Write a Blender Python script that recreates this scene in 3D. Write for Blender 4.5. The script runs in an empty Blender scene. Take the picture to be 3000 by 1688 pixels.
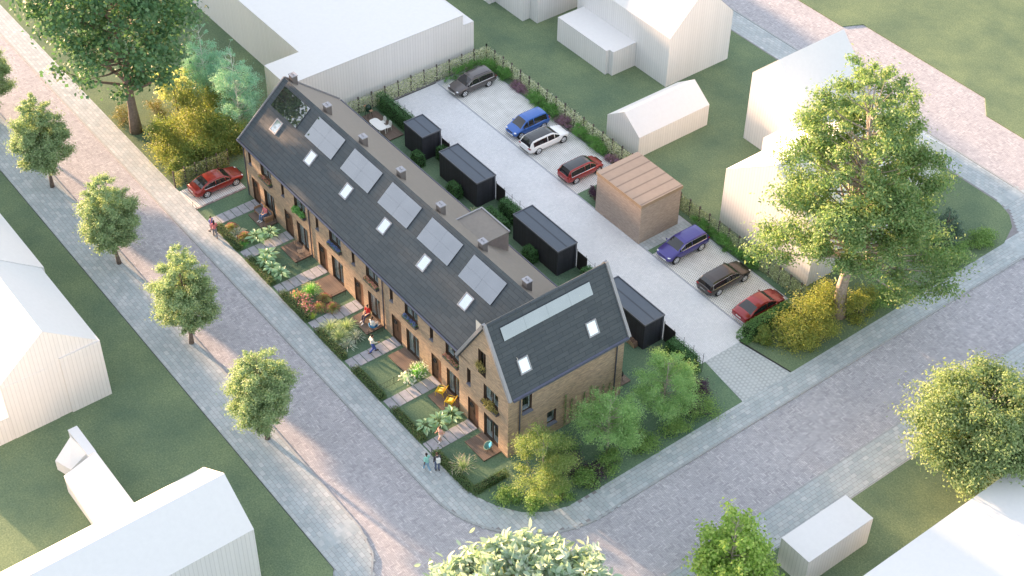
import bpy, bmesh, math, random
import numpy as np
from mathutils import Vector, Matrix
S = bpy.context.scene
COL = S.collection
R = math.radians
PI = math.pi
# ---------------------------------------------------------------- camera, sky, sun, exposure
cam = bpy.data.cameras.new('camera'); camo = bpy.data.objects.new('camera', cam); COL.objects.link(camo)
cam.sensor_width = 36.0; cam.lens = 36.0 * 4502.66 / 3000.0; cam.clip_end = 2000; cam.clip_start = 1
CR, CU, CF = Vector((0.608894, 0.793152, 0.012588)), Vector((-0.541391, 0.403916, 0.737392)), Vector((-0.579780, 0.455809, -0.675348))
mw = Matrix((CR, CU, -CF)).transposed().to_4x4(); mw.translation = Vector((97.233336, -46.844250, 85.855572))
camo.matrix_world = mw
S.camera = camo
SUN_AZ, SUN_EL = 10.0, 8.5          # direction the light travels (from +x towards +y), elevation
w = bpy.data.worlds.new('World'); S.world = w; w.use_nodes = True
nt = w.node_tree; bg = nt.nodes['Background']
sky = nt.nodes.new('ShaderNodeTexSky'); sky.sky_type = 'NISHITA'; sky.sun_disc = False
sky.sun_elevation = R(SUN_EL); sky.sun_rotation = R(270 - SUN_AZ); sky.air_density = 1.0; sky.dust_density = 1.2; sky.ozone_density = 1.0
mx_ = nt.nodes.new('ShaderNodeMix'); mx_.data_type = 'RGBA'; mx_.inputs[0].default_value = .78       # thin bright evening haze over the sky
nt.links.new(sky.outputs[0], mx_.inputs[6]); mx_.inputs[7].default_value = (1.02, 1.03, 1.10, 1); nt.links.new(mx_.outputs[2], bg.inputs[0])
bg.inputs[1].default_value = 0.15
sl = bpy.data.lights.new('sun', 'SUN'); sl.energy = 3.3; sl.angle = R(1.8); sl.color = (1.0, 0.63, 0.38)
so = bpy.data.objects.new('sun', sl); COL.objects.link(so)
tv = Vector((math.cos(R(SUN_AZ)) * math.cos(R(SUN_EL)), math.sin(R(SUN_AZ)) * math.cos(R(SUN_EL)), -math.sin(R(SUN_EL))))
so.rotation_euler = tv.to_track_quat('-Z', 'Y').to_euler()
S.view_settings.view_transform = 'Standard'; S.view_settings.look = 'None'; S.view_settings.gamma = 1.0
S.view_settings.exposure = 2.95
# ---------------------------------------------------------------- materials
MATS = {}
def mat(name, build):
    if name in MATS: return MATS[name]
    m = bpy.data.materials.new(name); m.use_nodes = True
    n = m.node_tree.nodes; l = m.node_tree.links
    build(m, n, l, n['Principled BSDF'])
    MATS[name] = m
    return m
def noise(n, l, scale, detail=4, vec=None, rough=.6):
    t = n.new('ShaderNodeTexNoise'); t.inputs['Scale'].default_value = scale; t.inputs['Detail'].default_value = detail; t.inputs['Roughness'].default_value = rough
    if vec is not None: l.new(vec, t.inputs['Vector'])
    return t.outputs['Fac']
def ramp(n, l, fac, stops):
    r = n.new('ShaderNodeValToRGB'); e = r.color_ramp.elements
    while len(e) < len(stops): e.new(.5)
    for i, (p, c) in enumerate(stops):
        e[i].position = p; e[i].color = (*c, 1) if len(c) == 3 else c
    l.new(fac, r.inputs[0]); return r.outputs[0]
def coord(n, k='Object'): return n.new('ShaderNodeTexCoord').outputs[k]
def mixc(n, l, fac, a, b, mode='MIX'):
    m = n.new('ShaderNodeMix'); m.data_type = 'RGBA'; m.blend_type = mode
    if isinstance(fac, float): m.inputs[0].default_value = fac
    else: l.new(fac, m.inputs[0])
    for i, v in ((6, a), (7, b)):
        if isinstance(v, tuple): m.inputs[i].default_value = (*v, 1)
        else: l.new(v, m.inputs[i])
    return m.outputs[2]
def bump(n, l, b, h, strength, dist=.02):
    x = n.new('ShaderNodeBump'); x.inputs['Strength'].default_value = strength; x.inputs['Distance'].default_value = dist
    l.new(h, x.inputs['Height']); l.new(x.outputs[0], b.inputs['Normal'])
def plain(name, c, rough=.6, metal=0.0, var=.12, spec=.4, scale=3.0):
    def f(m, n, l, b):
        b.inputs['Roughness'].default_value = rough; b.inputs['Metallic'].default_value = metal
        b.inputs['Specular IOR Level'].default_value = spec
        fac = noise(n, l, scale, 5, coord(n))
        lo = tuple(v * (1 - var) for v in c); hi = tuple(min(1, v * (1 + var)) for v in c)
        l.new(ramp(n, l, fac, [(.3, lo), (.7, hi)]), b.inputs['Base Color'])
    return mat(name, f)
def leafmat(name, cols, trans=.35, rough=.55, raw=False):
    """leaf colours chosen per leaf (per island), with light passing through"""
    if not raw: cols = [tuple(min(.85, v * 2.1 + .02) if max(c) < .40 else v for v in c) for c in cols]
    def f(m, n, l, b):
        g = n.new('ShaderNodeNewGeometry')
        k = len(cols)
        c = ramp(n, l, g.outputs['Random Per Island'], [((i + .5) / k, cc) for i, cc in enumerate(cols)])
        l.new(c, b.inputs['Base Color']); b.inputs['Roughness'].default_value = rough; b.inputs['Specular IOR Level'].default_value = .3
        t = n.new('ShaderNodeBsdfTranslucent'); 
        tc = mixc(n, l, 1.0, c, (1.12, 1.2, .80), 'MULTIPLY'); l.new(tc, t.inputs[0])
        mx = n.new('ShaderNodeMixShader'); mx.inputs[0].default_value = trans
        l.new(b.outputs[0], mx.inputs[1]); l.new(t.outputs[0], mx.inputs[2])
        l.new(mx.outputs[0], n['Material Output'].inputs[0])
    return mat(name, f)
def island(name, cols, rough=.8, nscale=1.2, nvar=.25, spec=.3):
    """paving: every stone (island) has its own shade, plus broad soft weathering"""
    def f(m, n, l, b):
        g = n.new('ShaderNodeNewGeometry'); k = len(cols)
        c = ramp(n, l, g.outputs['Random Per Island'], [((i + .5) / k, cc) for i, cc in enumerate(cols)])
        o = coord(n)
        v = ramp(n, l, noise(n, l, nscale, 5, o), [(.3, (1 - nvar,) * 3), (.7, (1 + nvar * .6,) * 3)])
        c = mixc(n, l, 1.0, c, v, 'MULTIPLY')
        v2 = ramp(n, l, noise(n, l, 22, 4, o), [(.3, (.86,) * 3), (.7, (1.1,) * 3)])
        c = mixc(n, l, 1.0, c, v2, 'MULTIPLY')
        l.new(c, b.inputs['Base Color']); b.inputs['Roughness'].default_value = rough; b.inputs['Specular IOR Level'].default_value = spec
    return mat(name, f)
def grassmat(name, dark, lite, dry):
    def f(m, n, l, b):
        o = coord(n)
        c = ramp(n, l, noise(n, l, 7.5, 8, o, .8), [(.32, dark), (.55, lite), (.72, dry)])
        v = ramp(n, l, noise(n, l, .22, 4, o), [(.3, (.72, .78, .78)), (.7, (1.2, 1.15, 1.0))])
        c = mixc(n, l, 1.0, c, v, 'MULTIPLY')
        l.new(c, b.inputs['Base Color']); b.inputs['Roughness'].default_value = .9; b.inputs['Specular IOR Level'].default_value = .1
        bump(n, l, b, noise(n, l, 9, 6, o, .8), .35, .06)
    return mat(name, f)
def brickmat(name, c1, c2, mortar, bw=.24, bh=.075, off=.5, ms=.008, rough=.85, patch=((.75, .78, .8), (1.15, 1.1, 1.05)), bmp=.4):
    def f(m, n, l, b):
        uv = coord(n, 'UV')
        t = n.new('ShaderNodeTexBrick'); l.new(uv, t.inputs['Vector']); t.offset = off
        t.inputs['Scale'].default_value = 1.0; t.inputs['Brick Width'].default_value = bw; t.inputs['Row Height'].default_value = bh
        t.inputs['Mortar Size'].default_value = ms; t.inputs['Bias'].default_value = 0.0; t.inputs['Mortar Smooth'].default_value = .2
        for k, c in (('Color1', c1), ('Color2', c2), ('Mortar', mortar)): t.inputs[k].default_value = (*c, 1)
        mp = n.new('ShaderNodeMapping'); mp.inputs['Scale'].default_value = (1.1, 5.0, 1); l.new(uv, mp.inputs['Vector'])
        v = ramp(n, l, noise(n, l, 1.4, 6, mp.outputs[0], .75), [(.34, patch[0]), (.66, patch[1])])
        c = mixc(n, l, 1.0, t.outputs['Color'], v, 'MULTIPLY')
        l.new(c, b.inputs['Base Color']); b.inputs['Roughness'].default_value = rough; b.inputs['Specular IOR Level'].default_value = .25
        bump(n, l, b, t.outputs['Color'], bmp, .02)
    return mat(name, f)
def stripemat(name, c, pitch, depth, rough=.6, axis=0, dark=.8, var=.06, spec=.3):
    """boards / ribs: lines at a given pitch along u (axis 0) or v (axis 1), in metres"""
    def f(m, n, l, b):
        uv = coord(n, 'UV'); s = n.new('ShaderNodeSeparateXYZ'); l.new(uv, s.inputs[0])
        d = n.new('ShaderNodeMath'); d.operation = 'DIVIDE'; l.new(s.outputs[axis], d.inputs[0]); d.inputs[1].default_value = pitch
        fr = n.new('ShaderNodeMath'); fr.operation = 'FRACT'; l.new(d.outputs[0], fr.inputs[0])
        fl = n.new('ShaderNodeMath'); fl.operation = 'FLOOR'; l.new(d.outputs[0], fl.inputs[0])
        wn = n.new('ShaderNodeTexWhiteNoise'); wn.noise_dimensions = '1D'; l.new(fl.outputs[0], wn.inputs['W'])
        line = ramp(n, l, fr.outputs[0], [(0.0, (dark,) * 3), (.12, (1, 1, 1)), (.88, (1, 1, 1)), (1.0, (dark,) * 3)])
        tint = ramp(n, l, wn.outputs['Value'], [(0.0, (1 - var,) * 3), (1.0, (1 + var,) * 3)])
        base = ramp(n, l, noise(n, l, 2.5, 6, coord(n), .7), [(.3, tuple(v * (1 - var) for v in c)), (.7, tuple(min(1, v * (1 + var)) for v in c))])
        c2 = mixc(n, l, 1.0, mixc(n, l, 1.0, base, line, 'MULTIPLY'), tint, 'MULTIPLY')
        l.new(c2, b.inputs['Base Color']); b.inputs['Roughness'].default_value = rough; b.inputs['Specular IOR Level'].default_value = spec
        if depth: bump(n, l, b, line, depth, .03)
    return mat(name, f)
def dotmat(name, base, dot, pitch, size, hexa=False):
    """open grid pavers: a regular field of small holes"""
    def f(m, n, l, b):
        s = n.new('ShaderNodeSeparateXYZ'); l.new(coord(n, 'UV'), s.inputs[0])
        def mth(op, a, bb=None):
            x = n.new('ShaderNodeMath'); x.operation = op
            for i, v in enumerate((a, bb)):
                if v is None: continue
                if isinstance(v, (int, float)): x.inputs[i].default_value = v
                else: l.new(v, x.inputs[i])
            return x.outputs[0]
        v = mth('DIVIDE', s.outputs[1], pitch); row = mth('FLOOR', v)
        u = mth('ADD', mth('DIVIDE', s.outputs[0], pitch), mth('MULTIPLY', mth('MODULO', row, 2), .5))
        du = mth('SUBTRACT', mth('FRACT', u), .5); dv = mth('SUBTRACT', mth('FRACT', v), .5)
        d = mth('SQRT', mth('ADD', mth('MULTIPLY', du, du), mth('MULTIPLY', dv, dv)))
        k = mth('LESS_THAN', d, size)
        nz = ramp(n, l, noise(n, l, 1.0, 5, coord(n)), [(.3, (.85,) * 3), (.7, (1.1,) * 3)])
        c = mixc(n, l, k, mixc(n, l, 1.0, base, nz, 'MULTIPLY'), dot)
        l.new(c, b.inputs['Base Color']); b.inputs['Roughness'].default_value = .85
    return mat(name, f)

M_road = island('road_brick', [(.455, .45, .48), (.40, .395, .425), (.50, .492, .518), (.43, .425, .455), (.47, .462, .488), (.57, .562, .582), (.375, .368, .396)], .78, .22, .06)
M_joint = plain('sand_joint', (.25, .24, .25), .95)
M_walk = island('walk_tile', [(.40, .45, .47), (.47, .51, .525), (.37, .42, .44), (.52, .55, .56), (.43, .475, .49)], .75, .6, .12)
M_kerb = plain('kerb_stone', (.34, .36, .37), .8)
M_drive = island('drive_brick', [(.70, .71, .735), (.76, .77, .79), (.66, .68, .70), (.73, .74, .755)], .75, .4, .06)
M_grid = dotmat('grid_paver', (.70, .695, .68), (.27, .29, .25), .19, .26)
M_apron = dotmat('apron_paver', (.40, .43, .44), (.49, .52, .525), .34, .36)
M_slab = plain('path_slab', (.37, .375, .41), .8, var=.16)
M_lawn = grassmat('lawn', (.09, .135, .088), (.165, .225, .145), (.255, .305, .20))
M_lawn2 = grassmat('garden_lawn', (.070, .130, .088), (.14, .215, .148), (.22, .285, .19))
M_soil = plain('soil', (.035, .03, .025), .95)
M_white = plain('white_render', (.71, .706, .703), .7, var=.02)
M_whitew = stripemat('white_cladding', (.72, .714, .71), .30, .5, .7, 0, .80, .02)
M_brick = brickmat('facade_brick', (.48, .345, .225), (.31, .23, .165), (.40, .34, .265), .26, .085, ms=.012, patch=((.66, .68, .72), (1.25, 1.2, 1.15)))
M_brick2 = brickmat('store_brick', (.43, .34, .285), (.34, .27, .23), (.42, .36, .31), .24, .085, ms=.012, patch=((.8, .8, .82), (1.15, 1.15, 1.12)))
M_tile = brickmat('roof_tile', (.060, .073, .083), (.074, .088, .098), (.032, .038, .044), 1.3, .36, .37, .016, .55, ((.86, .88, .92), (1.15, 1.12, 1.08)), .5)
M_back = plain('rear_roof', (.21, .19, .17), .6, var=.06)
M_zinc = plain('zinc_trim', (.30, .30, .315), .45, .3, .05)
M_gutter = plain('gutter', (.10, .105, .14), .4, .4, .08)
M_chim = stripemat('chimney_cladding', (.16, .145, .14), .12, .3, .6)
M_chtop = plain('chimney_cap', (.36, .36, .39), .5, .3)
M_frame = plain('window_frame_brown', (.075, .05, .036), .5)
M_sash = plain('window_sash_white', (.72, .74, .76), .4, var=.03)
M_door = stripemat('door_wood', (.17, .095, .06), .21, .4, .45, 0, .6, .1)
M_sill = plain('sill_stone', (.16, .17, .21), .6)
M_room = plain('room_inside', (.74, .69, .62), .9)
M_curtain = plain('curtain', (.74, .73, .72), .9)
M_deck = stripemat('deck_boards', (.19, .145, .118), .14, .4, .6, 1, .62, .09)
M_shed = stripemat('shed_boards', (.040, .042, .052), .15, .6, .6, 0, .5, .12, .2)
M_shedroof = stripemat('shed_roof', (.115, .135, .165), 1.0, .2, .75, 1, .55, .04, .15)
M_storeroof = stripemat('store_roof', (.26, .222, .195), 1.02, .2, .6, 0, .5, .06)
M_storetrim = plain('store_trim', (.34, .25, .17), .55)
M_storetrimd = plain('store_trim_end', (.24, .19, .15), .6)
M_post = plain('fence_post', (.10, .085, .08), .8)
M_wire = plain('fence_wire', (.22, .23, .22), .5, .5)
M_iron = plain('dark_iron', (.02, .02, .022), .45, .3)
M_bark = plain('bark', (.19, .15, .125), .9, var=.3, scale=6)
M_barkp = plain('bark_pale', (.36, .31, .27), .9, var=.3, scale=6)
M_barkw = plain('bark_white', (.62, .62, .60), .8, var=.2, scale=8)
def glassb(m, n, l, b):
    b.inputs['Base Color'].default_value = (.06, .07, .075, 1); b.inputs['Roughness'].default_value = .03
    b.inputs['Specular IOR Level'].default_value = .9
M_glass = mat('window_glass', glassb)
def clearb(m, n, l, b):
    t = n.new('ShaderNodeBsdfTransparent'); g = n.new('ShaderNodeBsdfGlossy'); g.inputs['Roughness'].default_value = .02
    lw = n.new('ShaderNodeLayerWeight'); lw.inputs[0].default_value = .5; fac = ramp(n, l, lw.outputs['Facing'], [(0.0, (.05,) * 3), (.6, (.10,) * 3), (1.0, (.75,) * 3)])
    mx = n.new('ShaderNodeMixShader'); l.new(fac, mx.inputs[0]); l.new(t.outputs[0], mx.inputs[1]); l.new(g.outputs[0], mx.inputs[2])
    t.inputs[0].default_value = (.88, .92, .92, 1); l.new(mx.outputs[0], n['Material Output'].inputs[0])
M_clear = mat('clear_glass', clearb)
def solarb(m, n, l, b):
    s = n.new('ShaderNodeSeparateXYZ'); l.new(coord(n, 'UV'), s.inputs[0])
    c = ramp(n, l, noise(n, l, .8, 3, coord(n)), [(.3, (.255, .265, .28)), (.7, (.28, .29, .305))])
    l.new(c, b.inputs['Base Color']); b.inputs['Metallic'].default_value = .92; b.inputs['Roughness'].default_value = .03
M_solar = mat('solar_glass', solarb)
def skyb(m, n, l, b):
    b.inputs['Base Color'].default_value = (.62, .66, .70, 1); b.inputs['Metallic'].default_value = .75; b.inputs['Roughness'].default_value = .06
M_skyl = mat('skylight_glass', skyb)
M_skyframe = plain('skylight_frame', (.34, .34, .36), .5, .3)
# ---------------------------------------------------------------- mesh helpers
def tag(o, label=None, cat=None, group=None, kind=None):
    if label: o['label'] = label
    if cat: o['category'] = cat
    if group: o['group'] = group
    if kind: o['kind'] = kind
    return o
def empty(name, loc, label, cat, group=None, rz=0.0):
    o = bpy.data.objects.new(name, None); COL.objects.link(o); o.empty_display_size = .3
    o.location = loc; o.rotation_euler = (0, 0, rz)
    return tag(o, label, cat, group)
class MB:
    def __init__(s): s.v = []; s.f = []; s.m = []
    def poly(s, pts, mi=0):
        i = len(s.v); s.v += [tuple(p) for p in pts]; s.f.append(tuple(range(i, i + len(pts)))); s.m.append(mi); return s
    def box(s, a, b, mi=0):
        x0, x1 = sorted((a[0], b[0])); y0, y1 = sorted((a[1], b[1])); z0, z1 = sorted((a[2], b[2]))
        i = len(s.v)
        s.v += [(x0, y0, z0), (x1, y0, z0), (x1, y1, z0), (x0, y1, z0), (x0, y0, z1), (x1, y0, z1), (x1, y1, z1), (x0, y1, z1)]
        for q in ((0, 3, 2, 1), (4, 5, 6, 7), (0, 1, 5, 4), (1, 2, 6, 5), (2, 3, 7, 6), (3, 0, 4, 7)):
            s.f.append(tuple(i + k for k in q)); s.m.append(mi)
        return s
    def obox(s, c, ax, ay, az, mi=0):
        """oriented box: centre and three half-axis vectors"""
        c, ax, ay, az = Vector(c), Vector(ax), Vector(ay), Vector(az)
        i = len(s.v)
        for dz in (-1, 1):
            for dx, dy in ((-1, -1), (1, -1), (1, 1), (-1, 1)): s.v.append(tuple(c + ax * dx + ay * dy + az * dz))
        for q in ((0, 3, 2, 1), (4, 5, 6, 7), (0, 1, 5, 4), (1, 2, 6, 5), (2, 3, 7, 6), (3, 0, 4, 7)):
            s.f.append(tuple(i + k for k in q)); s.m.append(mi)
        return s
    def prism(s, pts, z0, z1, mi=0, mtop=None):
        n = len(pts); i = len(s.v)
        s.v += [(p[0], p[1], z0) for p in pts] + [(p[0], p[1], z1) for p in pts]
        s.f.append(tuple(i + k for k in reversed(range(n)))); s.m.append(mi)
        s.f.append(tuple(i + n + k for k in range(n))); s.m.append(mi if mtop is None else mtop)
        for k in range(n):
            s.f.append((i + k, i + (k + 1) % n, i + n + (k + 1) % n, i + n + k)); s.m.append(mi)
        return s
    def tube(s, pts, rad, n=6, mi=0, cap=True):
        pts = [Vector(p) for p in pts]
        if not isinstance(rad, (list, tuple)): rad = [rad] * len(pts)
        base = len(s.v); up = Vector((.13, .31, .94))
        for k, p in enumerate(pts):
            d = (pts[min(k + 1, len(pts) - 1)] - pts[max(k - 1, 0)])
            if d.length < 1e-9: d = Vector((0, 0, 1))
            d.normalize()
            a = d.cross(up)
            if a.length < .05: a = d.cross(Vector((1, 0, 0)))
            a.normalize(); b = d.cross(a)
            for j in range(n):
                t = 2 * PI * j / n; s.v.append(tuple(p + (a * math.cos(t) + b * math.sin(t)) * rad[k]))
        for k in range(len(pts) - 1):
            for j in range(n):
                q = base + k * n; s.f.append((q + j, q + (j + 1) % n, q + n + (j + 1) % n, q + n + j)); s.m.append(mi)
        if cap:
            s.f.append(tuple(base + j for j in reversed(range(n)))); s.m.append(mi)
            q = base + (len(pts) - 1) * n; s.f.append(tuple(q + j for j in range(n))); s.m.append(mi)
        return s
    def ball(s, c, r, nu=10, nv=7, mi=0):
        if not isinstance(r, (list, tuple)): r = (r, r, r)
        i = len(s.v); s.v.append((c[0], c[1], c[2] - r[2]))
        for a in range(1, nv):
            t = -PI / 2 + PI * a / nv
            for b in range(nu):
                u = 2 * PI * b / nu
                s.v.append((c[0] + r[0] * math.cos(t) * math.cos(u), c[1] + r[1] * math.cos(t) * math.sin(u), c[2] + r[2] * math.sin(t)))
        s.v.append((c[0], c[1], c[2] + r[2])); e = len(s.v) - 1
        for b in range(nu):
            s.f.append((i, i + 1 + (b + 1) % nu, i + 1 + b)); s.m.append(mi)
            q = i + 1 + (nv - 2) * nu; s.f.append((q + b, q + (b + 1) % nu, e)); s.m.append(mi)
        for a in range(nv - 2):
            q = i + 1 + a * nu
            for b in range(nu): s.f.append((q + b, q + (b + 1) % nu, q + nu + (b + 1) % nu, q + nu + b)); s.m.append(mi)
        return s
    def lathe(s, prof, c=(0, 0, 0), n=16, mi=0):
        base = len(s.v)
        for r, z in prof:
            for j in range(n):
                t = 2 * PI * j / n; s.v.append((c[0] + r * math.cos(t), c[1] + r * math.sin(t), c[2] + z))
        for k in range(len(prof) - 1):
            for j in range(n):
                q = base + k * n; s.f.append((q + j, q + (j + 1) % n, q + n + (j + 1) % n, q + n + j)); s.m.append(mi)
        return s
    def xform(s, mtx):
        s.v = [tuple(mtx @ Vector(p)) for p in s.v]; return s
    def build(s, name, mats, parent=None, smooth=False, bevel=0, sub=0, kind=None):
        if not isinstance(mats, (list, tuple)): mats = [mats]
        me = bpy.data.meshes.new(name); me.from_pydata(s.v, [], s.f)
        for m in mats: me.materials.append(m)
        me.polygons.foreach_set('material_index', s.m)
        if smooth: me.polygons.foreach_set('use_smooth', [True] * len(me.polygons))
        uvl = me.uv_layers.new(name='UVMap')
        nl = len(me.loops); co = np.empty(len(me.vertices) * 3); me.vertices.foreach_get('co', co); co = co.reshape(-1, 3)
        vi = np.empty(nl, int); me.loops.foreach_get('vertex_index', vi)
        me.update()
        nr = np.empty(len(me.polygons) * 3); me.polygons.foreach_get('normal', nr); nr = nr.reshape(-1, 3)
        lt = np.empty(len(me.polygons), int); me.polygons.foreach_get('loop_total', lt)
        n = np.repeat(nr, lt, axis=0); p = co[vi]
        flat = np.abs(n[:, 2]) > .995
        u = np.stack([-n[:, 1], n[:, 0], np.zeros(nl)], 1); ul = np.linalg.norm(u, axis=1, keepdims=True); u = np.where(ul > 1e-6, u / np.maximum(ul, 1e-9), 0)
        # keep the u axis pointing the same way on opposite faces
        sg = np.where(np.abs(u[:, 0]) > np.abs(u[:, 1]), np.sign(u[:, 0]), np.sign(u[:, 1]))[:, None]; u = u * np.where(sg == 0, 1, sg)
        vv = np.cross(n, u); vv = vv * np.where(vv[:, 2:3] < 0, -1, 1)
        uv = np.stack([(p * u).sum(1), (p * vv).sum(1)], 1)
        uv[flat] = p[flat][:, :2]
        uvl.data.foreach_set('uv', uv.astype(np.float32).ravel())
        o = bpy.data.objects.new(name, me); COL.objects.link(o)
        if parent is not None: o.parent = parent
        if bevel:
            b = o.modifiers.new('bevel', 'BEVEL'); b.width = bevel; b.segments = 2; b.limit_method = 'ANGLE'; b.angle_limit = R(40)
        if sub:
            b = o.modifiers.new('sub', 'SUBSURF'); b.levels = sub; b.render_levels = sub
        if kind: o['kind'] = kind
        return o
def struct(name, mb, m): return mb.build(name, m, None, kind='structure')
def copy_tree(o, parent=None):
    c = o.copy(); COL.objects.link(c)
    if parent is not None: c.parent = parent
    for ch in list(o.children): copy_tree(ch, c)
    return c
def leafobj(name, P, N, size, m, parent=None, aspect=.5, bend=.12, rng=None, T=None, mats=None, midx=None):
    """one mesh of folded leaf quads"""
    rng = rng or np.random.default_rng(1)
    n = len(P); N = N / np.maximum(np.linalg.norm(N, axis=1, keepdims=True), 1e-6)
    if T is None: T = rng.normal(size=(n, 3))
    T = T - N * (T * N).sum(1, keepdims=True); T /= np.maximum(np.linalg.norm(T, axis=1, keepdims=True), 1e-6)
    B = np.cross(N, T)
    sz = (np.full(n, size) if np.isscalar(size) else size)[:, None]
    sz = sz * rng.uniform(.7, 1.25, (n, 1))
    V = np.empty((n, 4, 3))
    V[:, 0] = P - T * sz * .5 - N * sz * bend; V[:, 1] = P + B * sz * aspect * .5; V[:, 2] = P + T * sz * .5 - N * sz * bend; V[:, 3] = P - B * sz * aspect * .5
    me = bpy.data.meshes.new(name)
    me.vertices.add(4 * n); me.vertices.foreach_set('co', V.astype(np.float32).ravel())
    me.loops.add(4 * n); me.loops.foreach_set('vertex_index', np.arange(4 * n, dtype=np.int32))
    me.polygons.add(n); me.polygons.foreach_set('loop_start', np.arange(0, 4 * n, 4, dtype=np.int32)); me.polygons.foreach_set('loop_total', np.full(n, 4, dtype=np.int32))
    for mm in (mats or [m]): me.materials.append(mm)
    if midx is not None: me.polygons.foreach_set('material_index', midx.astype(np.int32))
    me.update(calc_edges=True)
    o = bpy.data.objects.new(name, me); COL.objects.link(o)
    if parent is not None: o.parent = parent
    return o
# ---------------------------------------------------------------- ground, roads, pavements
def clip_rect(q, x0, y0, x1, y1):
    def cl(p, ax, v, keep):
        o = []
        for i in range(len(p)):
            a, b = p[i], p[(i + 1) % len(p)]
            ia, ib = (a[ax] - v) * keep >= 0, (b[ax] - v) * keep >= 0
            if ia: o.append(a)
            if ia != ib:
                t = (v - a[ax]) / (b[ax] - a[ax]); o.append((a[0] + (b[0] - a[0]) * t, a[1] + (b[1] - a[1]) * t))
        return o
    for ax, v, k in ((0, x0, 1), (0, x1, -1), (1, y0, 1), (1, y1, -1)):
        if q: q = cl(q, ax, v, k)
    return q
def area2(q): return abs(sum(q[i][0] * q[(i + 1) % len(q)][1] - q[(i + 1) % len(q)][0] * q[i][1] for i in range(len(q)))) * .5
def inside(poly, x, y):
    r = False; n = len(poly)
    for i in range(n):
        (xa, ya), (xb, yb) = poly[i], poly[(i + 1) % n]
        if (ya > y) != (yb > y) and x < (xb - xa) * (y - ya) / (yb - ya) + xa: r = not r
    return r
def herring(mb, rect, W, n, gap, z, poly=None, ang=0):
    x0, y0, x1, y1 = rect; g = gap / 2; L = n * W
    def put(ax, ay, bx, by):
        cx, cy = (ax + bx) / 2, (ay + by) / 2
        if cx < x0 - L or cx > x1 + L or cy < y0 - L or cy > y1 + L: return
        q = [(ax + g, ay + g), (bx - g, ay + g), (bx - g, by - g), (ax + g, by - g)]
        if poly:
            if not inside(poly, cx, cy): return
        else:
            q = clip_rect(q, x0, y0, x1, y1)
            if len(q) < 3 or area2(q) < 1e-4: return
        mb.poly([(a, b, z) for a, b in q])
    # lattice (1,1),(n,-n) in units of W: k along the diagonal, m across
    smin = (x0 + y0) / W / 2 - n * 2; smax = (x1 + y1) / W / 2 + n * 2
    dmin = (x0 - y1) / W / 2 / n - 2; dmax = (x1 - y0) / W / 2 / n + 2
    for k in range(int(smin), int(smax) + 1):
        for m in range(int(dmin), int(dmax) + 1):
            hx, hy = (k + m * n) * W, (k - m * n) * W
            if hx > x1 + 2 * L or hx < x0 - 2 * L or hy > y1 + 2 * L or hy < y0 - 2 * L: continue
            put(hx, hy, hx + L, hy + W)
            vx, vy = (k + n + m * n) * W, (k + 1 - n - m * n) * W
            put(vx, vy, vx + W, vy + L)
def tiles(mb, rect, tw, th, gap, z, alongx=True, off=.5, poly=None):
    x0, y0, x1, y1 = rect; g = gap / 2
    if alongx:
        r0, r1, a0, a1 = y0, y1, x0, x1
    else:
        r0, r1, a0, a1 = x0, x1, y0, y1
    r = 0
    while r0 + r * th < r1:
        b = r0 + r * th; s = a0 - tw + (tw * off if r % 2 else 0)
        while s < a1:
            q = [(s + g, b + g), (s + tw - g, b + g), (s + tw - g, b + th - g), (s + g, b + th - g)]
            if not alongx: q = [(p[1], p[0]) for p in q][::-1]
            c = (sum(p[0] for p in q) / 4, sum(p[1] for p in q) / 4)
            if poly is None:
                q = clip_rect(q, x0, y0, x1, y1)
                if len(q) >= 3 and area2(q) > 1e-4: mb.poly([(p[0], p[1], z) for p in q])
            elif inside(poly, *c): mb.poly([(p[0], p[1], z) for p in q])
            s += tw
        r += 1
def arc(cx, cy, r, a0, a1, n=14): return [(cx + r * math.cos(R(a0 + (a1 - a0) * i / n)), cy + r * math.sin(R(a0 + (a1 - a0) * i / n))) for i in range(n + 1)]
struct('ground', MB().poly([(-600, -600, -.30), (600, -600, -.30), (600, 600, -.30), (-600, 600, -.30)]), M_lawn)
# roads: joint sheet and stones; corner road edge: inner sidewalk edge radius centred (38.3,1.2)
road_poly = [(-75, -13.1), (37, -13.1), (39.6, -13.5), (42.5, -15.5), (44.5, -19), (45, -50), (53.3, -50), (53.3, 70), (-75, 70)]
b = MB()
b.poly([(-75, -13.2, -.145), (60, -13.2, -.145), (60, -6.7, -.145), (-75, -6.7, -.145)])
b.poly([(37, -52, -.149), (53.3, -52, -.149), (53.3, 66, -.149), (37, 66, -.149)])
b.poly([(-20, 54.5, -.153), (75, 54.5, -.153), (75, 66, -.153), (-20, 66, -.153)])
struct('road_bed', b, M_joint)
b = MB()
W_, N_ = .125, 3
herring(b, (-44, -13.2, 38.0, -6.75), W_, N_, .014, -.12)
herring(b, (38.0, -24, 53.3, 0), W_, N_, .014, -.12)
herring(b, (46.0, 0, 53.3, 52.5), W_, N_, .014, -.12)
herring(b, (0, 54.8, 58, 66), W_, N_, .014, -.118)
struct('road', b, M_road)
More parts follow.
